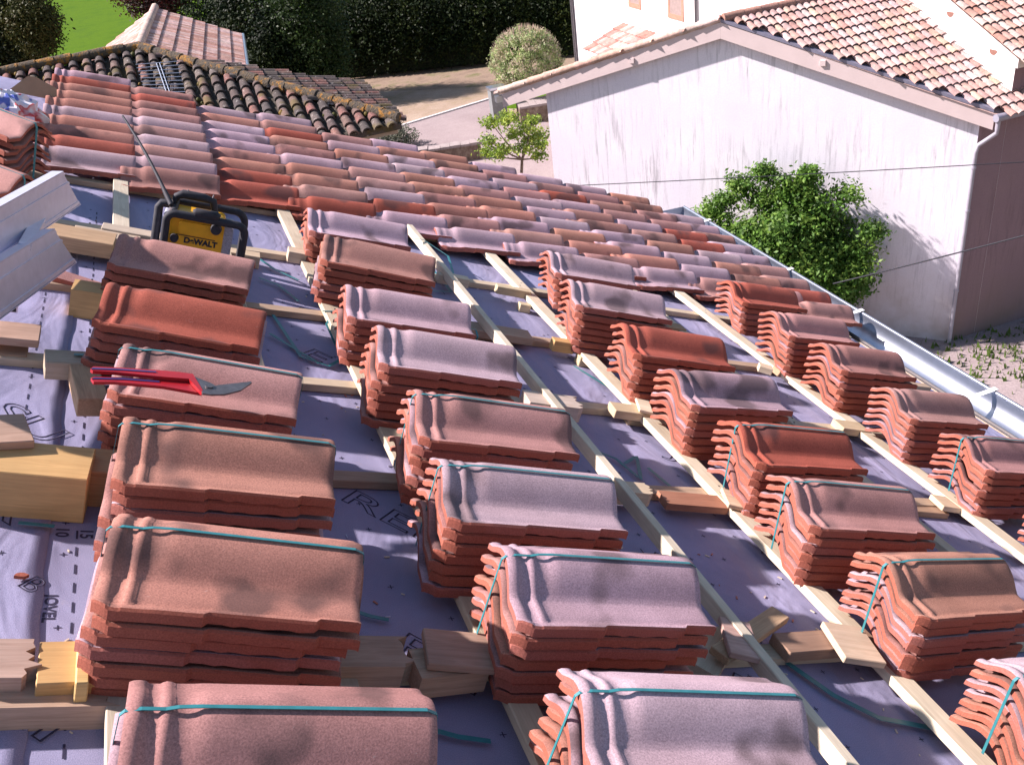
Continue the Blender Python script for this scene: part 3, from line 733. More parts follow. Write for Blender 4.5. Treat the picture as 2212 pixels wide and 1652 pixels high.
rc([(-.165, -.02, .03), (-.165, -.02, .235), (-.155, -.02, .252), (-.125, -.02, .255)], .018).build('cage_bar', M_BLK, rad)
rc([(-.10, .085, .245), (-.10, -.10, .247)], .013).build('cage_bar', M_BLK, rad)
s = MB(); s.tube([(-.11, .0, .25), (-.10, .0, .288), (-.075, .0, .303), (.01, .0, .303), (.05, .0, .295), (.062, .0, .25)], [.012, .016, .019, .019, .017, .015], 12)
s.build('handle', M_BLK, rad)
s = MB(); s.tube([(-.02, -.115, .262), (-.012, -.115, .266), (.075, -.115, .266), (.083, -.115, .262)], [.014, .02, .02, .014], 12); s.build('grip', M_BLK, rad)
for x in (-.06, .045):
    s = MB(); s.tube([(x, .0, .30), (x+.003, .0, .325)], [.006, .003], 8); s.build('clip', M_STEEL, rad)
# antenna: rubber whip bent to the upper left
u1, v1 = RP(367, 452, .27); u2, v2 = RP(265, 251, .42)
RL = (RM_.inverted() @ RT)
p1 = Vector((-.115, -.06, .262)); p2 = RL @ Vector((u2, v2, .42))
pts = [p1.lerp(p2, t/10)+Vector((0, 0, .018*math.sin(math.pi*t/10))) for t in range(11)]
s = MB(); s.tube(pts, [.011, .011, .0075, .007, .007, .0068, .0065, .0062, .006, .0056, .005], 8); an = s.build('antenna', M_BLK, rad)
s = MB(); s.tube([p1.lerp(p2, .05), p1.lerp(p2, .09)], .0075, 8); s.build('ferrule', M_STEEL, an, Matrix.Translation((0, -.004, .004)))
t_ = D.curves.new('lt', 'FONT'); t_.body = 'DeWALT'; t_.size = .034; t_.extrude = .0008; t_.offset = .0016; t_.align_x = 'CENTER'
to = D.objects.new('lt', t_); COL.objects.link(to); bpy.context.view_layer.update()
me = D.meshes.new_from_object(to.evaluated_get(bpy.context.evaluated_depsgraph_get())); D.objects.remove(to)
me.materials.clear(); me.materials.append(M_BLK)
to = D.objects.new('lettering', me); COL.objects.link(to); to.parent = rad
to.matrix_basis = Matrix.Translation((.022, -.0864, .118)) @ Matrix.Rotation(math.pi/2, 4, 'X')

# ================================================================== SNIPS
zs = TBASE+TP*5+.066
sn = empty('tin_snips', L(*RP(430, 835, zs), zs, 0), 'open red-handled snips lying on a strapped tile stack', 'snips')
SI = sn.matrix_world.inverted() @ RT
def traced(name, pl, z0, z1, mat, k=1.0):
    poly = []
    for px, py in pl: u, v = RP(px, py, (z0+z1)/2); poly.append((u, v))
    s = MB(); s.prism(poly[::-1], z0, z1); s.fix = True; return s.build(name, mat, sn, SI)
def c4(x, y): return (x*.1653, 597+y*.1653)
def z4(x, y): return (x*.35133, (600+y*.4117)*.8534)
traced('handle', [z4(555, 820), z4(572, 805), z4(700, 810), z4(950, 825), z4(1100, 838), z4(1185, 850), z4(1245, 950), z4(1238, 965), z4(1160, 880), z4(1000, 868), z4(700, 838), z4(570, 830)], zs+.002, zs+.010, M_RED)
traced('handle', [z4(558, 875), z4(575, 866), z4(700, 868), z4(960, 882), z4(1090, 890), z4(1190, 888), z4(1250, 955), z4(1240, 968), z4(1000, 925), z4(700, 898), z4(575, 898)], zs-.006, zs+.001, M_RED)
traced('handle_edge', [z4(560, 812), z4(572, 803), z4(760, 812), z4(960, 826), z4(960, 832), z4(760, 819), z4(575, 812)], zs+.010, zs+.0115, M_BLUEG)
traced('handle_edge', [z4(565, 872), z4(580, 864), z4(760, 868), z4(980, 886), z4(980, 892), z4(760, 876), z4(580, 872)], zs+.001, zs+.0025, M_BLUEG)
traced('blade', [z4(1195, 865), z4(1300, 905), z4(1330, 925), z4(1280, 960), z4(1235, 950)], zs+.003, zs+.009, M_STEEL)
traced('blade', [z4(1240, 950), z4(1330, 915), z4(1540, 892), z4(1548, 898), z4(1480, 945), z4(1380, 970), z4(1300, 972), z4(1245, 965)], zs+.009, zs+.013, M_STEEL)
uu, vv = RP(*z4(1285, 922), zs+.012); s = MB(); s.tube([(0, 0, 0), (0, 0, .006)], .009, 12); s.build('pivot_bolt', M_STEEL, sn, SI @ Matrix.Translation((uu, vv, zs+.010)))

# ================================================================== LADDER / HOIST RAILS
def lp(px, py, z): u, v = RP(px, py, z); return Vector((u, v, z))
o_ = lp(135, 371, .33)
ld = empty('aluminium_ladder', RT @ o_, 'aluminium ladder with two deep rails jutting in from the left edge', 'ladder')
LI = ld.matrix_world.inverted() @ RT
def rail(T1, T0, B1):
    a = (T0-T1).normalized(); h = B1-T1; h = h-a*h.dot(a)*.0; hl = h.length; h.normalize(); n_ = a.cross(h).normalized()
    if n_.dot(Vector((0, -1, 1))) < 0: n_ = -n_
    ln = .95
    def slab_(h0, h1, d0, d1):
        s.add([T1+a*x+h*y+n_*d for x in (0, ln) for y in (h0, h1) for d in (d0, d1)], [(0, 1, 3, 2), (4, 6, 7, 5), (0, 4, 5, 1), (2, 3, 7, 6), (0, 2, 6, 4), (1, 5, 7, 3)]); s.fix = True
    s = MB(); slab_(0, hl, -.003, 0); slab_(-.003, .0, -.032, .004); slab_(hl, hl+.003, -.032, .004)
    slab_(.002, .016, 0, .003); slab_(hl-.018, hl-.002, 0, .003); slab_(hl*.30, hl*.36, 0, .004); slab_(hl*.0, hl, -.031, -.029)
    return s.build('rail', M_ALU, ld, LI), a, h, hl, n_
rl, a1, h1, L1, n1 = rail(lp(135, 371, .33), lp(0, 446, .34), lp(172, 441, .20))
r2, a2, h2, L2, n2 = rail(lp(116, 495, .25), lp(0, 566, .26), lp(163, 566, .125))
M_HOLE = simple('dark_hole', (.02, .02, .025), .9)
p = lp(86, 478, .215); q = lp(56, 534, .235)
s = MB(); d_ = (q-p).normalized(); s.tube([p-d_*.03, q+d_*.03], .024, 4); s.build('rung', M_ALU, ld, LI)
for T1, a_, k in ((lp(135, 371, .33), a1, .10), (lp(116, 495, .25), a2, .13)):
    n_ = a_.cross(Vector((0, 0, 1))); s = MB(); c = T1+a_*k+Vector((0, 0, .0045)); s.box(-.012, .012, -.005, .005, 0, .001)
c = lp(22, 664, .10); d_ = (a2*1.0).normalized()
s = MB(); s.tube([c, c+Vector((.0, .28, .10))], .026, 4); rg = s.build('rung', M_ALU, ld, LI)
s = MB(); s.tube([c-Vector((0, .001, .0004)), c+Vector((.0, .01, .0036))], .021, 4); s.build('tube_mouth', M_HOLE, rg)  # solid dark plug painted as the shade inside the tube
# ================================================================== BAG, CARDBOARD
def bag_mat():
    q = NT('plastic_bag'); v = q.co(); n1 = q.noise(v, 9, 2)
    c = q.ramp(n1, [(.0, (.12, .16, .5)), (.42, (.12, .16, .5)), (.45, (.75, .72, .8)), (.56, (.8, .74, .78)), (.58, (.6, .03, .03)), (.66, (.75, .7, .7))])
    q.base(c, .3); return q.m
bm_ = MB(); u, v = RP(22, 226, .15)
na, nb = 26, 14; vs = []
for i in range(na):
    for j in range(nb):
        a = 2*math.pi*i/na; p = math.pi*(j+.5)/nb-.0
        d = Vector((math.cos(a)*math.sin(p), math.sin(a)*math.sin(p), math.cos(p)))
        r = 1+.35*noise.noise(d*2.6)+.22*noise.noise(d*7)
        vs.append((d.x*.15*r, d.y*.11*r, max(-.08, d.z*.10*r)))
bm_.add(vs, [(i*nb+j, i*nb+j+1, ((i+1) % na)*nb+j+1, ((i+1) % na)*nb+j) for i in range(na) for j in range(nb-1)], 0)
bm_.add(vs, [tuple(i*nb for i in range(na)), tuple((na-1-i)*nb+nb-1 for i in range(na))], 0)
bm_.fix = True
tag(bm_.build('rubbish_bag', bag_mat(), M=L(u, v, .10, 10)), 'crumpled white, blue and red plastic bag at the upper left', 'plastic bag')
M_CARD = simple('cardboard', (.36, .22, .13), .85, 0, .12, 10)
s = MB(); s.prism([(-.12, 0), (.11, 0), (.10, .065), (.0, .10), (-.04, .098)], 0, .006)
u, v = RP(74, 200, .1); tag(s.build('cardboard_flap', M_CARD, M=L(u, v, .08, -4, 62)), 'brown cardboard flap standing behind the plastic bag', 'cardboard')

# ================================================================== CANAL TILE FIELD (other roofs)
def canal_field(mb, org, down, across, ncol, nrow, sp, ex, rad, keep, tints, base_t, seg=5, wob=.0, thick=True, start=0):
    """half-round cover tiles on a slope: org = top left point, down/across unit vectors"""
    nrm = across.cross(down).normalized()
    if nrm.z < 0: nrm = -nrm
    for i in range(ncol):
        jx = random.uniform(-wob, wob); 
        for j in range(start, nrow):
            c0 = org+across*((i+.5)*sp+jx+random.uniform(-wob, wob)*.5)+down*(j*ex+random.uniform(-wob, wob))
            if not keep(c0+down*ex*.5): continue
            t = random.choice(tints); t = jit(t, .12); vs = []
            for (d, r, h) in ((-.04, rad*.84, .0), (ex, rad*1.06, .028*rad/.085)):
                for k in range(seg+1):
                    w = math.pi*k/seg
                    vs.append(c0+down*d+across*(-math.cos(w)*r)+nrm*(math.sin(w)*r*(.95 if rad > .07 else .8)+h-.01))
            m_ = seg+1
            mb.add(vs, [(k, m_+k, m_+k+1, k+1) for k in range(seg)], 0, t, True)
            # thick nose
            e = [vs[m_+k] for k in range(m_)]; e2 = [c0+down*ex+across*(-math.cos(math.pi*k/seg)*rad*.86)+nrm*(math.sin(math.pi*k/seg)*rad*.76+.018-.01) for k in range(m_)]
            mb.add(e+e2, [(k, m_+k, m_+k+1, k+1) for k in range(seg)], 0, tuple(x*.9 for x in t), False)  # nose face tinted darker as painted shading
OLDT = [(.09, .062, .055), (.15, .09, .075), (.07, .055, .052), (.19, .085, .07), (.12, .095, .08), (.06, .045, .04)]
# --- old mossy roof, hipped at its right end
t = 19.0
E1 = atdist(300, 108, t); E2 = atdist(858, 262, .822*t); E2.x = E1.x+(E1.y-E2.y)
zE1 = E1.z; zE2 = E2.z
old = empty('old_stone_building', Vector((E1.x-3, E1.y, 0)), 'old building under a dark mossy canal tile roof with orange lichen on its ridge', 'building')
OI = old.matrix_world.inverted()
pit = (zE1-zE2)/(E1.y-E2.y)
dS = Vector((0, -1, -pit)).normalized(); dE = Vector((1, 0, -pit)).normalized()
mb = MB(); SPC = .225
ncol = 52; org = Vector((E2.x-ncol*SPC, E1.y, zE1))
def kS(p): return (p.x-E1.x) < (E1.y-p.y)+.05 and p.y > E2.y-.05
canal_field(mb, org, dS, Vector((1, 0, 0)), ncol, 15, SPC, .29, .082, kS, OLDT, None, 6, .018)
yN = CAM.y+0; _d = ray(781, 179); yN = _d.y*(zE2-HC)/_d.z; print('yN', yN, E1.y, E2.y)
kn = (E2.x-E1.x)/max(.3, yN-E1.y)
def kE(p): return (E1.y-p.y) < (p.x-E1.x)+.05 and p.x < E2.x+.1 and (p.y < E1.y or (p.y-E1.y)*kn < (p.x-E1.x)) and p.y < yN
canal_field(mb, Vector((E1.x, E2.y, zE1)), dE, Vector((0, 1, 0)), 34, 15, SPC, .29, .082, kE, OLDT, None, 6, .018)
mb.build('roof_tiles', M_OLD, old, OI)
mb = MB()
P_w = [(-9+E1.x, E2.y-.05), (E2.x+.05, E2.y-.05), (E2.x+.05, yN), (-9+E1.x, yN)]
vs = [Vector((E1.x-9, E2.y-.05, zE2-.03)), Vector((E2.x+.05, E2.y-.05, zE2-.03)), Vector((E1.x, E1.y, zE1-.03)), Vector((E1.x-9, E1.y, zE1-.03)), Vector((E2.x+.05, yN, zE2-.03)), Vector((E1.x-9, E1.y+3.5, zE2-1)), Vector((E1.x, E1.y+3.5, zE2-1))]
mb.add(vs, [(0, 1, 2, 3), (1, 4, 2), (3, 2, 6, 5)], 0, (.055, .045, .03))
vv = [p-Vector((0, 0, .1)) for p in vs]
mb.add(vs+vv, [(0, 7, 8, 1), (1, 8, 11, 4)], 0, (.10, .08, .07))
mb.build('roof_bed', M_OLD, old, OI)
mb = MB()
for a, b in ((Vector((E1.x-9, E1.y, zE1)), E1), (E1, E2)):
    n = int((b-a).length/.30); t_ = (b-a).normalized()
    for k in range(n):
        c0 = a.lerp(b, k/n)+Vector((random.uniform(-.01, .01), random.uniform(-.01, .01), .05+random.uniform(-.01, .015)))
        mb.tube([c0, c0+t_*.36], [.085, .10], 8)
rd = mb.build('ridge_tiles', M_LICH, old, OI)
mb = MB()
for k in range(260):     # moss cushions
    f = random.random(); a = Vector((random.uniform(E1.x-6, E2.x), 0, 0)); yy = random.uniform(E2.y, E1.y)
    p = Vector((a.x, yy, zE1-(E1.y-yy)*pit+.03))
    if not kS(p): continue
    r = random.uniform(.02, .055)
    mb.tube([p-Vector((0, 0, r*.6)), p, p+Vector((0, 0, r*.5)), p+Vector((0, 0, r*.8))], [r, r*1.05, r*.7, r*.2], 7, tint=random.choice([(.11, .085, .02), (.16, .10, .02), (.07, .07, .02)]))
mb.build('moss', M_LEAFD, old, OI)
mb = MB(); mb.box(E1.x-8.6, E2.x-.45, E2.y+.45, yN-.2, 0, zE2-.05); mb.build('wall', M_WALL4, old, OI)
mb = MB(); mb.box(E1.x-8.9, E2.x-.02, E2.y+.0, E2.y+.45, zE2-.20, zE2-.10); mb.box(E2.x-.45, E2.x, E2.y+.45, yN, zE2-.20, zE2-.10); mb.build('eave_board', M_OAK, old, OI)
# wire rack lying on the old roof
nS = Vector((1, 0, 0)).cross(dS); nS = nS if nS.z > 0 else -nS
def oldp(px, py, h=.13): return onplane(px, py, E1+nS*h, nS)
rk = empty('wire_rack', oldp(345, 170), 'small galvanised wire rack lying on the old mossy roof', 'wire rack')
KI = rk.matrix_world.inverted()
for k in range(10):
    f = k/9; a = oldp(293+f*22, 140+f*66); b = oldp(386+f*16, 133+f*74)
    s = MB(); s.tube([a, b], .008, 6); s.build('rung', M_ZINC, rk, KI)
s = MB()
for q in (338, 345): s.tube([oldp(q, 137, .145), oldp(q+22, 200, .145)], .01, 6)
s.build('spine', M_ZINC, rk, KI)

# --- pink tiled gable roof behind
F = atdist(335, 18, 33); azp = math.radians(5); ax = Vector((math.sin(azp), math.cos(azp), 0)); ea = Vector((math.cos(azp), -math.sin(azp), 0))
pk = empty('outbuilding', Vector((F.x, F.y-5, 0)), 'outbuilding with a pale pink ribbed tile roof behind the mossy roof', 'building')
PI_ = pk.matrix_world.inverted()
PINKT = [(.52, .33, .29), (.46, .27, .22), (.56, .40, .36), (.42, .22, .17)]
LN = 9.5
def ribbed(mb, o, down, along, ncourse, ex, length, per, tints):
    nrm = along.cross(down); nrm = nrm if nrm.z > 0 else -nrm
    nt_ = int(length/per)
    for c in range(ncourse):
        for k in range(nt_):
            t_ = jit(random.choice(tints), .1); vs = []
            for d, h in ((0, 0), (ex, .03)):
                for q in range(5):
                    a = k*per+per*q/4
                    vs.append(o+along*a+down*(c*ex+d)+nrm*(h+.035*math.sin(math.pi*q/4)**2))
            mb.add(vs, [(q, q+1, 5+q+1, 5+q) for q in range(4)], 0, t_, True)
            e = vs[5:]; e2 = [p-nrm*.03 for p in e]; mb.add(e+e2, [(q, q+1, 5+q+1, 5+q) for q in range(4)], 0, tuple(x*.8 for x in t_))
pp = .5
dEast = (ea*1-Vector((0, 0, pp))).normalized(); dWest = (-ea-Vector((0, 0, pp))).normalized()
mb = MB(); ribbed(mb, F-ax*LN, dEast, ax, 7, .375, LN, .2, PINKT); ribbed(mb, F-ax*LN, dWest, ax, 9, .375, LN, .2, PINKT)
mb.build('roof_tiles', M_CAN, pk, PI_)
mb = MB(); c0 = F-ax*LN
for k in range(28): a = c0+ax*(k*.34)+Vector((0, 0, .02)); mb.tube([a, a+ax*.38], [.10, .12], 8, tint=jit((.50, .38, .32), .1))
mb.build('ridge_tiles', M_CAN, pk, PI_)
we = 7*.375*math.cos(math.atan(pp)); ze = F.z-7*.375*math.sin(math.atan(pp)); ww = 9*.375*math.cos(math.atan(pp)); zw = F.z-9*.375*math.sin(math.atan(pp))
mb = MB(); vs = []
for a in (0, LN-.25):
    b = F-ax*LN+ax*a
    for off, z in ((-ww+.3, 0), (-ww+.3, zw-.0), (0, F.z-.16), (we-.3, ze-.0), (we-.3, 0)): q = b+ea*off; vs.append(Vector((q.x, q.y, z)))
mb.add(vs, [(0, 1, 2, 3, 4), (9, 8, 7, 6, 5), (0, 5, 6, 1), (3, 8, 9, 4)]); mb.build('wall', M_WALL4, pk, PI_)
mb = MB(); a = F+ea*(we+.05); a.z = ze-.03; mb.tube([a, a-ax*LN], .06, 8); mb.build('gutter', M_ZINC, pk, PI_)
mb = MB(); a = F-ea*(ww+.05); a.z = zw-.03; mb.tube([a, a-ax*LN], .06, 8); mb.build('gutter', M_ZINC, pk, PI_)

# ================================================================== WHITE GABLE HOUSE
dR = ray(2147, 240); ER = CAM+dR*(-4.9/dR.z); DR = math.hypot(ER.x, ER.y)
AP = atdist(1556, 45, DR*1.045)
vx = Vector((1, 0, 0))
wn = (ER-AP).cross(Vector((0, 0, 1))).normalized()
if wn.dot(-CAM+AP) > 0: wn = -wn                 # towards the camera
EL_ = onplane(1083, 200, AP, wn)
gh = empty('gable_house', Vector((AP.x, AP.y, 0)), 'big white rendered gable house facing the roof, stained with grey streaks', 'house')
GI = gh.matrix_world.inverted()
pitR = (AP.z-ER.z)/(AP.y-ER.y); pitL = (AP.z-EL_.z)/(EL_.y-AP.y)
dRr = Vector((0, -1, -pitR)).normalized(); dLr = Vector((0, 1, -pitL)).normalized()
PINKC = [(.46, .30, .26), (.43, .275, .24), (.49, .35, .32), (.43, .25, .21), (.48, .37, .35), (.49, .34, .26), (.46, .31, .29), (.41, .27, .25)]
def inside(p, m_=.04):  # east of the verge line
    return (p-AP).dot(wn) < -m_
mb = MB()
canal_field(mb, Vector((AP.x-.2, AP.y, AP.z+.02)), dRr, vx, 94, int((AP.y-ER.y+.25)/.235*math.hypot(1, pitR))+1, .137, .24, .0665, lambda p: inside(p) and p.y > ER.y-.12, PINKC, None, 6, .008)
canal_field(mb, Vector((EL_.x-.1, AP.y, AP.z+.02)), dLr, vx, 104, int((EL_.y-AP.y)/.235*math.hypot(1, pitL))+1, .137, .24, .066, lambda p: inside(p), PINKC, None, 4, .008)
mb.build('roof_tiles', M_CAN, gh, GI)
XE = AP.x+13
mb = MB(); q0 = AP+Vector((0, 0, -.02))
vs = [q0, Vector((XE, AP.y, AP.z-.02)), Vector((XE, ER.y-.05, ER.z-.05)), ER+Vector((0, -.05, -.05)), Vector((XE, EL_.y, EL_.z-.02)), EL_+Vector((0, 0, -.02))]
mb.add(vs, [(0, 3, 2, 1), (0, 1, 4, 5)], 0, (.50, .34, .30)); mb.build('roof_bed', M_CAN, gh, GI)
mb = MB(); n = 38
for k in range(n):
    a = AP+vx*(.05+k*.34)+Vector((0, 0, .03)); mb.tube([a, a+vx*.38], [.08, .09], 8, tint=jit((.40, .22, .17), .1))
mb.build('ridge_tiles', M_CAN, gh, GI)
mb = MB(); n = int((AP-EL_).length/.36); ra = (EL_-AP).normalized()
for k in range(n+1):
    a = AP+ra*(k*.36)+Vector((0, 0, .035))-wn*.02; mb.tube([a, a+ra*.40], [.06, .075], 8, tint=jit(random.choice([(.60, .44, .36), (.62, .48, .42), (.55, .36, .28)]), .1))
mb.build('verge_tiles', M_CAN, gh, GI)
# verge board (both rakes) and flashing
def slab(mb, a, b, h, th, drop=0.0):
    z = Vector((0, 0, 1)); n_ = wn
    vs = [a-z*drop, b-z*drop, b-z*(drop+h), a-z*(drop+h)]
    vs = vs+[v-n_*th for v in vs]
    mb.add(vs, [(0, 3, 2, 1), (4, 5, 6, 7), (0, 1, 5, 4), (3, 7, 6, 2), (0, 4, 7, 3), (1, 2, 6, 5)]); mb.fix = True
mb = MB(); slab(mb, AP, ER+(ER-AP).normalized()*.02, .27, .05, .03); slab(mb, AP+(EL_-AP).normalized()*.002, EL_, .27, .05, .03); mb.build('verge_board', M_FASC, gh, GI)
mb = MB(); slab(mb, AP+wn*.012+Vector((0, 0, .03)), ER+wn*.012+Vector((0, 0, .03)), .05, .13, 0); mb.build('verge_flashing', simple('blue_grey_zinc', (.27, .27, .36), .45, .4), gh, GI)
OH = .13
WP = AP-wn*OH
wR = onplane(2112, 300, WP, wn); wL = onplane(1189, 300, WP, wn)
def rakez(p):     # height of the roof underside over a point of the wall plane
    return (AP.z-(AP.y-p.y)*pitR if p.y < AP.y else AP.z-(p.y-AP.y)*pitL)-.12
wl = (wR-wL); wl.z = 0
tA = (AP.y-wL.y)/wl.y; apw = wL+wl*tA
mb = MB()
P0 = Vector((wL.x, wL.y, 0)); P1 = Vector((wR.x, wR.y, 0)); T1 = Vector((wR.x, wR.y, rakez(wR))); TA = Vector((apw.x, apw.y, AP.z-.10)); T0 = Vector((wL.x, wL.y, rakez(wL)))
mb.add([P0, P1, T1, TA, T0], [(0, 1, 2, 3, 4)])
bk = [Vector((XE, wL.y, 0)), Vector((XE, wL.y, T0.z))]
mb.add([P0, T0, bk[1], bk[0]], [(0, 1, 2, 3)])
mb.build('wall', M_WALL, gh, GI)
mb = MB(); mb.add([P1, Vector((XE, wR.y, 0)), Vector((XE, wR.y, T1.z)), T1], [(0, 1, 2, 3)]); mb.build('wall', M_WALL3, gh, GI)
mb = MB(); y0 = wR.y
for k in range(10): pass
# purlin ends under the verge
for px, py in ((1365, 128), (1778, 133)):
    a = onplane(px, py, AP, wn); s = MB(); s.box(-.045, .045, -.07, .01, -.07, .02)
    s.build('purlin_end', M_FASC, gh, GI @ Matrix.Translation(a-wn*.04) @ Matrix.Rotation(math.atan2(wl.y, wl.x), 4, 'Z'))
# south gutter and downpipe
mb = MB(); ge = ER+Vector((-.02, -.08, -.10)); mb.tube([ge, ge+vx*9], .065, 10); gg = mb.build('gutter', simple('dull_gutter', (.36, .35, .42), .5, .3), gh, GI)
def wp(px, py, off=.07): return onplane(px, py, Vector((0, wR.y-off, 0)), Vector((0, 1, 0)))
top = ge+Vector((.06, 0, -.05)); b1 = wp(2109, 318); M_PIPE = simple('grey_pipe', (.40, .38, .44), .5, .2, .1, 9); x_ = b1.x
mb = MB(); mb.tube([top+Vector((0, 0, .05)), top-Vector((0, 0, .12)), top-Vector((0, -.0, .2)), Vector((x_+.02, wR.y-.09, top.z-.42)), Vector((x_, wR.y-.07, top.z-.55)), Vector((x_, wR.y-.07, 1.8)), Vector((x_-.0, wR.y-.07, .05))], .036, 10)
dp = mb.build('downpipe', M_PIPE, gh, GI)
for z in (top.z-.8, 2.6, 1.1):
    s = MB(); s.tube([Vector((x_, wR.y-.07, z-.02)), Vector((x_, wR.y-.07, z+.02))], .044, 10); s.build('pipe_clip', M_PIPE, dp)
    dp.children[-1].matrix_basis = I4
mb = MB(); ge2 = EL_+Vector((-.10, .05, -.10)); mb.box(ge2.x-.02, ge2.x+4, ge2.y-.06, ge2.y+.07, ge2.z-.09, ge2.z+.03); mb.build('gutter', M_ZINC, gh, GI)

# --- taller house joined behind it
nRr = Vector((0, -pitR, -1)); nRr = Vector((0, 1, 0)).cross(Vector((1, 0, 0)))
nslope = vx.cross(dRr); nslope = nslope if nslope.z > 0 else -nslope
TB = onplane(2184, 206, AP, nslope); XT = TB.x; YT = TB.y
ev = onplane(2190, 112, Vector((XT-.15, 0, 0)), vx)
th_ = empty('tall_house', Vector((XT+3, YT+3, 0)), 'taller sunlit white house whose side wall rises above the right-hand tile roof', 'house')
TI = th_.matrix_world.inverted()
hz = ev.z-(AP.z-(AP.y-YT)*pitR)
def trz(y): return AP.z+hz+(y-AP.y)*pitR
Y2 = AP.y+3
mb = MB(); mb.add([Vector((XT, YT, 0)), Vector((XT, Y2, 0)), Vector((XT, Y2, trz(Y2)-.1)), Vector((XT, YT, trz(YT)-.1))], [(0, 1, 2, 3)]); mb.build('wall', M_WALL2, th_, TI)
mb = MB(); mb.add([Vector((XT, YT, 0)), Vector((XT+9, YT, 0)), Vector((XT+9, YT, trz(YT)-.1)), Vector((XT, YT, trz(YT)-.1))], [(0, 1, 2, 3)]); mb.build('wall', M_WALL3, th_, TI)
mb = MB(); o_ = Vector((XT-.2, Y2, trz(Y2)+.03))
canal_field(mb, o_, dRr, vx, 62, int((Y2-YT+.25)/.235*math.hypot(1, pitR))+1, .137, .24, .066, lambda p: True, [(.50, .36, .31), (.44, .26, .21), (.42, .22, .17), (.52, .41, .35)], None, 6, .01)
mb.build('roof_tiles', M_CAN, th_, TI)
mb = MB(); mb.add([Vector((XT-.17, YT-.2, trz(YT-.2))), Vector((XT+9, YT-.2, trz(YT-.2))), Vector((XT+9, Y2, trz(Y2))), Vector((XT-.17, Y2, trz(Y2)))], [(0, 1, 2, 3)], 0, (.2, .12, .1)); mb.build('roof_bed', M_CAN, th_, TI)
mb = MB(); vs = [Vector((XT-.17, YT-.2, trz(YT-.2)-.005)), Vector((XT-.17, Y2, trz(Y2)-.005))]; vs += [v-Vector((0, 0, .14)) for v in vs[::-1]]; w2 = [v+Vector((.17, 0, 0)) for v in vs]
mb.add(vs+w2, [(0, 1, 2, 3), (0, 3, 7, 4), (3, 2, 6, 7)]); mb.build('verge_render', M_WALL2, th_, TI)
vr_ = MB()
for k, f in enumerate((.08, .25, .42, .60, .8)):
    y = YT+(Y2-YT)*f; vs = []; z = trz(y)-.30
    pts = [(y+.085*math.cos(math.pi+math.pi*q/8), z+.0+.085*math.sin(math.pi+math.pi*q/8)) for q in range(9)]
    s = MB(); s.add([(XT-.004, a, b) for a, b in pts]+[(XT+.02, a, b) for a, b in pts], [tuple(range(9))]+[(q, q+1, 10+q, 9+q) for q in range(8)]); s.fix = True
    s.build('tile_vent', simple('vent_clay', (.26, .13, .10)) if k == 0 else D.materials['vent_clay'], th_, TI)
s = MB(); a = Vector((XT-.04, YT, TB.z+.02)); b = Vector((XT-.04, AP.y, TB.z+.02+(AP.y-YT)*pitR)); s.tube([a, b], .05, 6); s.build('wall_flashing', M_WALL2, th_, TI)

# --- white house at the top centre
C2 = atdist(1241, 60, 31); X2 = C2.x
wh = empty('white_house', Vector((X2+3, 22, 0)), 'bright white house with brick framed windows and a small tiled porch roof, top centre', 'house')
WI = wh.matrix_world.inverted()
mb = MB(); y0 = AP.y+2.2
mb.add([Vector((X2, C2.y, 0)), Vector((X2, y0, 0)), Vector((X2, y0, 7.5)), Vector((X2, C2.y, 7.5)), Vector((X2+8, C2.y, 0)), Vector((X2+8, C2.y, 7.5)), Vector((X2+8, y0, 0)), Vector((X2+8, y0, 7.5))],
       [(0, 1, 2, 3), (0, 3, 5, 4), (1, 6, 7, 2)]); mb.build('wall', M_WALL2, wh, WI)
mb = MB(); mb.add([Vector((X2-.5, y0-.3, 7.45)), Vector((X2+4, y0-.3, 8.9)), Vector((X2+4, C2.y+.4, 8.9)), Vector((X2-.5, C2.y+.4, 7.45)), Vector((X2+8.4, y0-.3, 7.4)), Vector((X2+8.4, C2.y+.4, 7.4))], [(0, 1, 2, 3), (1, 4, 5, 2)], 0, (.45, .27, .2)); mb.build('roof', M_CAN, wh, WI)
def wpt(px, py): return onplane(px, py, Vector((X2-.0, 0, 0)), vx)
M_BRICK = simple('brick_frame', (.45, .22, .15), .85, 0, .15, 14)
for (xa, xb, yb) in ((1362, 1381, 8), (1448, 1473, 32)):
    a = wpt(xa, yb); b = wpt(xb, yb); ya, yb2 = max(a.y, b.y), min(a.y, b.y); zb = (a.z+b.z)/2
    s = MB(); s.box(X2-.02, X2+.0, yb2-.1, ya+.1, zb-.12, zb); s.box(X2-.015, X2+.0, ya, ya+.1, zb, zb+1.4); s.box(X2-.015, X2+.0, yb2-.1, yb2, zb, zb+1.4); s.box(X2-.015, X2, yb2-.1, ya+.1, zb+1.4, zb+1.5)
    w = s.build('window', M_BRICK, wh, WI)
    s = MB(); s.box(X2-.008, X2-.002, yb2, ya, zb, zb+1.4); s.build('pane', simple('dark_pane', (.34, .26, .24), .4) if xa == 1362 else D.materials['dark_pane'], w)
a = wpt(1345, 50); b = wpt(1420, 66); p1 = a; p2 = b
s = MB(); dn = Vector((-1, 0, -.38)).normalized(); al = Vector((0, -1, 0)); Ln = abs(p1.y-p2.y)+.5
ribbed(s, Vector((X2, max(p1.y, p2.y), p1.z)), dn, al, 4, .34, Ln, .2, [(.50, .26, .22), (.56, .38, .33), (.46, .20, .16)])
s.add([Vector((X2, p1.y, p1.z-.04)), Vector((X2, p1.y-Ln, p1.z-.04)), Vector((X2, p1.y-Ln, p1.z-.04))+dn*1.3, Vector((X2, p1.y, p1.z-.04))+dn*1.3], [(0, 1, 2, 3)], 0, (.2, .12, .1))
s.build('porch_roof', M_CAN, wh, WI)
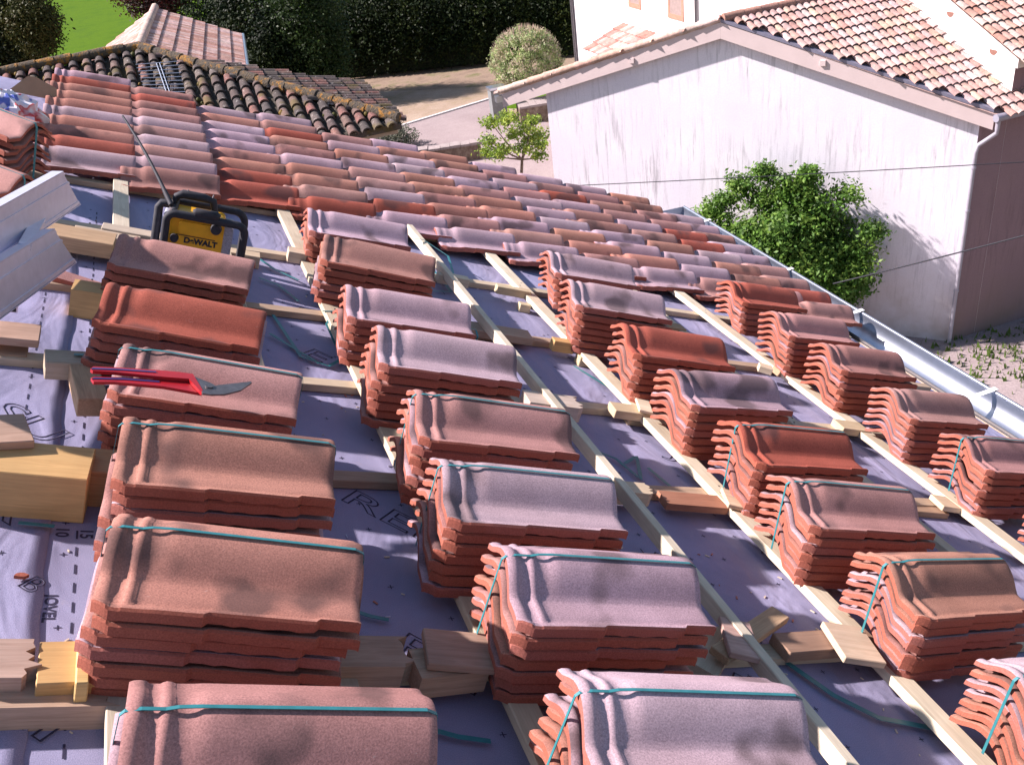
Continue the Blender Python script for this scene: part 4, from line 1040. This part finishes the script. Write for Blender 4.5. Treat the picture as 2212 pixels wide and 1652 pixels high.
s = MB(); s.tube([Vector((X2-.06, C2.y-.06, 7.3)), Vector((X2-.06, C2.y-.06, .1))], .05, 8); s.build('downpipe', M_STEEL, wh, WI)
a = wpt(1507, 20); s = MB(); s.tube([Vector((X2-.05, a.y, 7.3)), Vector((X2-.05, a.y, .1))], .035, 8); s.build('downpipe', M_STEEL, wh, WI)

# ================================================================== GROUND
def sheet(name, pts, z, mat, kind='structure', sub=None):
    vs = [Vector((p.x, p.y, z)) for p in pts]; s = MB(); s.add(vs, [tuple(range(len(vs)))]); s.fix = True
    o = s.build(name, mat); o['kind'] = kind
    return o
s = MB(); n = 40
sheet('ground', [Vector((-400, -60, 0)), Vector((400, -60, 0)), Vector((400, 900, 0)), Vector((-400, 900, 0))], 0, M_DIRT)
sheet('lawn', [G(-400, 190), G(640, 190), G(655, 150), G(1240, 75), Vector((60, 70, 0)), Vector((120, 700, 0)), Vector((-300, 700, 0)), Vector((-60, 20, 0))], .012, M_GRASS)
sheet('driveway', [G(760, 420), G(835, 283), G(900, 262), G(1064, 214), G(1130, 250), G(1300, 300), Vector((14, 10, 0)), Vector((6, 8, 0))], .010, M_DRIVE)
sheet('verge_path', [G(700, 300), G(690, 200), G(900, 196), G(1075, 186), G(1064, 214), G(900, 262), G(835, 283)], .006, M_SAND)
sheet('small_lawn', [G(1092, 236), G(1100, 200), G(1200, 180), G(1215, 215), G(1130, 236)], .014, M_GRASS)
sheet('garden_soil', [G(1076, 258), G(1092, 236), G(1130, 236), G(1215, 215), G(1215, 265)], .016, M_SAND)
# pale kerb
s = MB(); a = G(832, 284); b = G(1066, 213); d = (b-a).normalized(); nn = Vector((-d.y, d.x, 0))*.05
s.add([a-nn, b-nn, b+nn, a+nn, a-nn+Vector((0, 0, .06)), b-nn+Vector((0, 0, .06)), b+nn+Vector((0, 0, .06)), a+nn+Vector((0, 0, .06))], [(0, 1, 5, 4), (1, 2, 6, 5), (2, 3, 7, 6), (3, 0, 4, 7), (4, 5, 6, 7)])
tag(s.build('kerb', simple('pale_kerb', (.66, .62, .62), .9)), kind='structure')
# low rubble wall
def wallrun(a, b, h, th, name, label, cat='wall'):
    e = empty(name, Vector(a), label, cat); EI = e.matrix_world.inverted()
    d = (b-a); Lw = d.length; ang = math.atan2(d.y, d.x)
    s = MB(); s.box(0, Lw, -th/2, th/2, 0, h-.07); s.build('stonework', M_STONE, e, EI @ Matrix.Translation(a) @ Matrix.Rotation(ang, 4, 'Z'))
    s = MB(); x = 0
    while x < Lw:
        w = random.uniform(.25, .5); s.box(x, min(x+w-.01, Lw+.05), -th/2-.03, th/2+.03, h-.07+random.uniform(-.005, .0), h+random.uniform(-.01, .02)); x += w
    s.build('coping', M_COP, e, EI @ Matrix.Translation(a) @ Matrix.Rotation(ang, 4, 'Z'))
a = G(900, 360); b = G(1042, 340); a.z = b.z = 0
wallrun(a, b, .55, .35, 'low_stone_wall', 'low rubble stone wall standing on the pink gravel drive')
a = G(1122, 262); b = G(1198, 250); a.z = b.z = 0
wallrun(a, b, .6, .9, 'stone_planter', 'low dark stone planter at the corner of the white gable house', 'planter')
# pillar
g = G(1080, 262); s = MB(); s.box(-.26, .26, -.18, .18, 0, 1.15); pl = s.build('gate_pillar', simple('grey_pillar', (.20, .21, .21), .9), M=Matrix.Translation((g.x, g.y, 0)))
tag(pl, 'grey rendered pillar under the left eave of the gable house', 'pillar')
s = MB(); s.box(-.30, .30, -.22, .22, 1.15, 1.23); s.build('cap', M_ZINC, pl)
g = G(1170, 100); s = MB(); s.box(-.25, .25, -.2, .2, 0, 1.5); pl = s.build('far_pillar', M_WALL4, M=Matrix.Translation((g.x, g.y, 0)))
tag(pl, 'pale grey pillar standing at the end of the far dark hedge', 'pillar')
s = MB(); s.box(-.32, .32, -.26, .26, 1.5, 1.62); s.build('cap', M_COP, pl)

# ================================================================== VEGETATION
def leaf(mb, c, size, tint, nrm=None, asp=.55):
    a = Vector((random.gauss(0, 1), random.gauss(0, 1), random.gauss(0, 1))).normalized()
    if nrm is not None: a = (a*.8+nrm).normalized()
    b = a.orthogonal().normalized(); w = random.uniform(0, 6.28); b = (b*math.cos(w)+a.cross(b)*math.sin(w)); d = a.cross(b)
    b = b*size; d = d*size*asp
    mb.add([c-b, c+d*.9-b*.1, c+b, c-d*.9-b*.1], [(0, 1, 2, 3)], 0, tint)
def crown(mb, cen, rad, nclump, nleaf, size, tints, clump=.3, hollow=.55, lump=.35, seed=0, flat=0, up=0):
    for k in range(nclump):
        d = Vector((random.gauss(0, 1), random.gauss(0, 1), random.gauss(0, 1))).normalized()
        r = (hollow+(1-hollow)*random.random()**.6)*(1+lump*noise.noise(d*2.1+Vector((seed, 0, 0)))*1.6)
        c = cen+Vector((d.x*rad[0], d.y*rad[1], d.z*rad[2]))*r
        t0 = random.choice(tints)
        for q in range(nleaf):
            o = Vector((random.gauss(0, 1), random.gauss(0, 1), random.gauss(0, .7)))*clump*.5
            t = jit(t0, .2); leaf(mb, c+o, size*random.uniform(.7, 1.3), t, d*.5+Vector((0, 0, up)))
def trunk(name, base, tops, r, parent, PIv):
    s = MB()
    for tp in tops:
        m1 = base.lerp(tp, .45)+Vector((random.uniform(-.05, .05), random.uniform(-.05, .05), .05))
        s.tube([base, base.lerp(m1, .6), m1, tp], [r, r*.8, r*.6, r*.2], 7)
    return s.build(name, M_BARK, parent, PIv)
def plant(name, label, cat, base, grp=None):
    e = empty(name, base, label, cat, grp); return e, e.matrix_world.inverted()
# big leafy shrub tree against the gable wall
cb = onplane(1700, 505, WP+wn*.55, wn); base = Vector((cb.x, cb.y, 0))
e, EI = plant('leafy_tree', 'bushy bright green tree growing against the white gable wall', 'tree', base)
GR = [(.09, .19, .03), (.125, .24, .04), (.065, .14, .022), (.19, .31, .055)]
mb = MB(); crown(mb, cb+Vector((0, 0, -.25)), (1.15, .75, .95), 820, 46, .046, GR, .25, .15, .4, 3, up=.5)
for px, py, r in ((1600, 398, .22), (1640, 425, .3), (1745, 378, .14), (1735, 420, .26), (1530, 458, .2), (1570, 500, .3), (1880, 500, .18), (1850, 560, .28), (1560, 440, .2), (1820, 430, .3), (1690, 400, .3), (1830, 620, .25), (1650, 370, .12)):
    crown(mb, onplane(px, py, WP+wn*.55, wn), (r, r, r), 26, 36, .04, GR, .16, .2, .3, px, up=.5)
crown(mb, onplane(1790, 590, WP+wn*.5, wn), (.85, .6, .7), 420, 40, .042, GR, .24, .2, .3, 11, up=.5)
crown(mb, cb+Vector((.15, -.15, -1.9)), (1.3, .6, 1.4), 520, 40, .042, GR, .24, .3, .3, 9, up=.5)
mb.build('crown', M_LEAF, e, EI)
trunk('trunk', base, [cb+Vector((.5, 0, .3)), cb+Vector((-.6, 0, .2)), cb+Vector((.1, .2, .7))], .12, e, EI)
# small pale tree by the corner
tb = G(1125, 410); tb.z = 0; dtree = math.hypot(tb.x, tb.y)
e, EI = plant('young_tree', 'small yellow-green tree with a thin forked trunk on the gravel drive', 'tree', tb)
GY = [(.28, .38, .05), (.2, .3, .04), (.34, .42, .07), (.15, .24, .05)]
mb = MB()
blobs = [(1060, 265, .28), (1095, 262, .32), (1135, 275, .3), (1165, 290, .26), (1055, 305, .25), (1090, 320, .28), (1130, 320, .28), (1165, 310, .22), (1165, 335, .18), (1110, 290, .2), (1050, 330, .15), (1075, 330, .2), (1145, 300, .2), (1100, 250, .2), (1150, 260, .18)]
for px, py, r in blobs: crown(mb, atdist(px, py, dtree+random.uniform(-.5, .5)), (r, r, r*.5), 22, 13, .05, GY, .18, .2, .3, px, up=.6)
mb.build('crown', M_LEAF, e, EI)
fk = atdist(1128, 345, dtree)
s = MB(); s.tube([tb, fk.lerp(tb, .4), fk], [.05, .045, .04], 7)
for px, py, _ in blobs[::2]: s.tube([fk, fk.lerp(atdist(px, py, dtree), .5)+Vector((0, 0, -.05)), atdist(px, py, dtree)], [.03, .018, .008], 5)
s.build('trunk', M_BARK, e, EI)
# round variegated shrub on a stem
sb = G(1143, 236); sb.z = 0; ds = math.hypot(sb.x, sb.y); sc_ = atdist(1135, 130, ds)
e, EI = plant('round_willow', 'round clipped shrub on a stem with pale pink shoot tips', 'shrub', sb)
mb = MB(); R_ = 70/FPX*(sc_-CAM).length
VG = [(.42, .50, .22), (.32, .40, .17), (.50, .46, .32), (.22, .30, .12), (.46, .40, .28)]
crown(mb, sc_, (R_, R_, R_*.86), 800, 16, .05, VG, .16, .75, .10, 2)
for k in range(900):
    d = Vector((random.gauss(0, 1), random.gauss(0, 1), random.gauss(0, 1)+.4)).normalized()
    p = sc_+Vector((d.x*R_, d.y*R_, d.z*R_*.88)); q = p+(d+Vector((0, 0, .8)))*.10
    w = d.orthogonal().normalized()*.014
    mb.add([p-w, p+w, q], [(0, 1, 2)], 0, jit(random.choice([(.60, .46, .38), (.52, .50, .32), (.62, .42, .38)]), .15))
mb.build('crown', M_LEAF, e, EI)
s = MB(); s.tube([sb, Vector((sc_.x, sc_.y, sc_.z-R_*.5))], [.07, .05], 8); s.build('trunk', M_BARK, e, EI)
# long dark hedge
DG = [(.008, .016, .004), (.011, .021, .005), (.006, .012, .004), (.018, .028, .006)]
def hedge(name, label, a, b, h, th, n, size, tints, cat='hedge'):
    e, EI = plant(name, label, cat, Vector((a.x, a.y, 0)))
    mb = MB(); d = b-a; d.z = 0; Lh = d.length; d.normalize(); nn = Vector((-d.y, d.x, 0))
    for k in range(n):
        s_ = random.random()*Lh; f = random.random()
        bulge = 1+.18*noise.noise(Vector((s_*.35, f*3, 7)))
        ang_ = math.pi*random.random()
        hh = h*(1+.12*noise.noise(Vector((s_*.25, 1, 1))))
        y = math.cos(ang_)*th/2*bulge*(1+.1*random.random()); z = abs(math.sin(ang_))**.45*hh*(.35+.65*random.random()**.4)*bulge
        c = Vector((a.x, a.y, 0))+d*s_+nn*y+Vector((0, 0, max(.1, z)))
        leaf(mb, c, size*random.uniform(.6, 1.4), jit(random.choice(tints) if noise.noise(Vector((s_*.5, f*2, 3))) < .25 else (.028, .040, .008), .25), nn*math.cos(ang_)*.6+Vector((0, 0, .3)))
    mb.build('foliage', M_LEAFD, e, EI)
    s = MB()
    vs = []
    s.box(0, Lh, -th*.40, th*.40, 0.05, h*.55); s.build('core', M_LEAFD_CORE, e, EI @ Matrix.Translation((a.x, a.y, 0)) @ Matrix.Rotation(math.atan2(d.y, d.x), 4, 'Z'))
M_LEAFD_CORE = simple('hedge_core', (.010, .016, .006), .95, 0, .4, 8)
ha = G(700, 172); hb = G(1240, 188)
ha = atdist(705, 170, 44); hb = atdist(1260, 150, 42)
ha.z = hb.z = 0; off = (hb-ha).normalized(); nh = Vector((-off.y, off.x, 0))
hedge('tall_hedge', 'tall dark laurel hedge running along the far side of the drive', ha+nh*1.4, hb+nh*1.4, 3.3, 3.2, 70000, .075, DG)
# clumps of dark trees left of the hedge and sunlit ivy tree
def dtree_(px, py, dist, rad, label, tints, n=260, nl=26, size=.12, mat=None, trunkh=True, name='dark_tree'):
    c = atdist(px, py, dist); b = Vector((c.x, c.y, 0)); e, EI = plant(name, label, 'tree', b)
    mb = MB(); crown(mb, c, rad, n, int(nl*1.9), size*.62, tints, .5*rad[0]/2+.2, .5, .35, px, up=.4); mb.build('crown', mat or M_LEAFD, e, EI)
    s = MB(); s.tube([b, b.lerp(c, .6), c], [.16, .12, .05], 7); s.build('trunk', M_BARK, e, EI)
dtree_(668, 60, 40, (1.3, 1.3, 3.0), 'ivy-clad tree at the left end of the tall hedge, sunlit on its edge', [(.03, .055, .012), (.045, .08, .02), (.02, .04, .01)], 520, 30, .10, M_LEAF)
dtree_(560, 60, 47, (1.9, 1.6, 2.2), 'dark tree just left of the ivy-clad tree', DG, 320, 28, .14)
dtree_(475, 52, 50, (1.6, 1.5, 1.5), 'low dark shrub tree behind the pale pink roof', [(.02, .035, .012), (.03, .045, .02)], 220, 26, .13)
dtree_(600, 140, 40, (1.2, 1.2, 2.0), 'black-shaded tree right of the outbuilding gutter', DG, 300, 28, .14)
dtree_(345, -14, 52, (1.8, 1.5, 1.0), 'dark red leaved tree at the top edge', [(.07, .014, .012), (.05, .012, .014), (.03, .015, .01)], 200, 26, .13, M_LEAF)
dtree_(5, 45, 44, (1.5, 1.4, 2.1), 'dark conifer in the upper left corner', [(.022, .03, .012), (.035, .045, .014), (.015, .02, .01)], 420, 28, .13)
dtree_(72, 52, 42, (.8, .8, 1.1), 'olive brown shrub right of the corner conifer', [(.055, .06, .014), (.04, .045, .012), (.075, .065, .02)], 260, 26, .10)
dtree_(820, 30, 60, (3, 2, 2.2), 'olive sunlit tree behind the hedge, left of centre', [(.045, .055, .012), (.03, .04, .01)], 300, 30, .16)
dtree_(1010, 10, 56, (3.4, 2, 2.0), 'green tree behind the hedge, right of centre', [(.03, .055, .012), (.02, .035, .01)], 300, 30, .16)
dtree_(1180, 20, 52, (3.2, 2, 2.4), 'brownish dark tree beside the top centre white house', [(.03, .03, .014), (.02, .028, .012)], 300, 30, .16)
# grass tufts at the foot of the right wall
s = MB(); g0_ = G(2150, 800)
for k in range(600):
    p = Vector((g0_.x+random.gauss(0, 1.1), g0_.y+random.gauss(0, .5)+.3, 0)); w = Vector((random.gauss(0, .02), random.gauss(0, .02), 0)); h = random.uniform(.05, .16)
    s.add([p-w, p+w, p+Vector((random.gauss(0, .03), random.gauss(0, .03), h))], [(0, 1, 2)], 0, jit((.10, .16, .03), .3))
tag(s.build('grass', M_LEAF), 'tufts of grass at the foot of the pink shaded wall', 'grass', kind='stuff')
# grey-leaved small plant beside the old roof corner
c = atdist(840, 312, 20); base = Vector((c.x, c.y, 0)); base = G(850, 322); base.z = 0
e, EI = plant('lavender_bush', 'low grey-leaved bush beside the corner of the mossy roof', 'bush', base)
mb = MB(); crown(mb, base+Vector((0, 0, .35)), (.8, .6, .4), 160, 18, .05, [(.20, .22, .16), (.28, .28, .22), (.14, .15, .11)], .2, .3, .3, 5); mb.build('foliage', M_LEAF, e, EI)
# cables
def cable(p, q, r, sag, label):
    s = MB(); s.tube([p.lerp(q, t/16)-Vector((0, 0, sag*4*(t/16)*(1-t/16))) for t in range(17)], r, 5)
    tag(s.build('overhead_cable', M_BLK), label, 'cable', 'cables crossing in front of the gable house')
p = atdist(1000, 412, 12.5); q = atdist(2420, 338, 12.5); cable(p, q, .006, .02, 'thin grey cable crossing the middle of the white gable wall')
p = atdist(1800, 613, 13.0); q = atdist(2500, 432, 12.5); cable(p, q, .011, .02, 'thicker dark cable running from the green tree to the right edge')
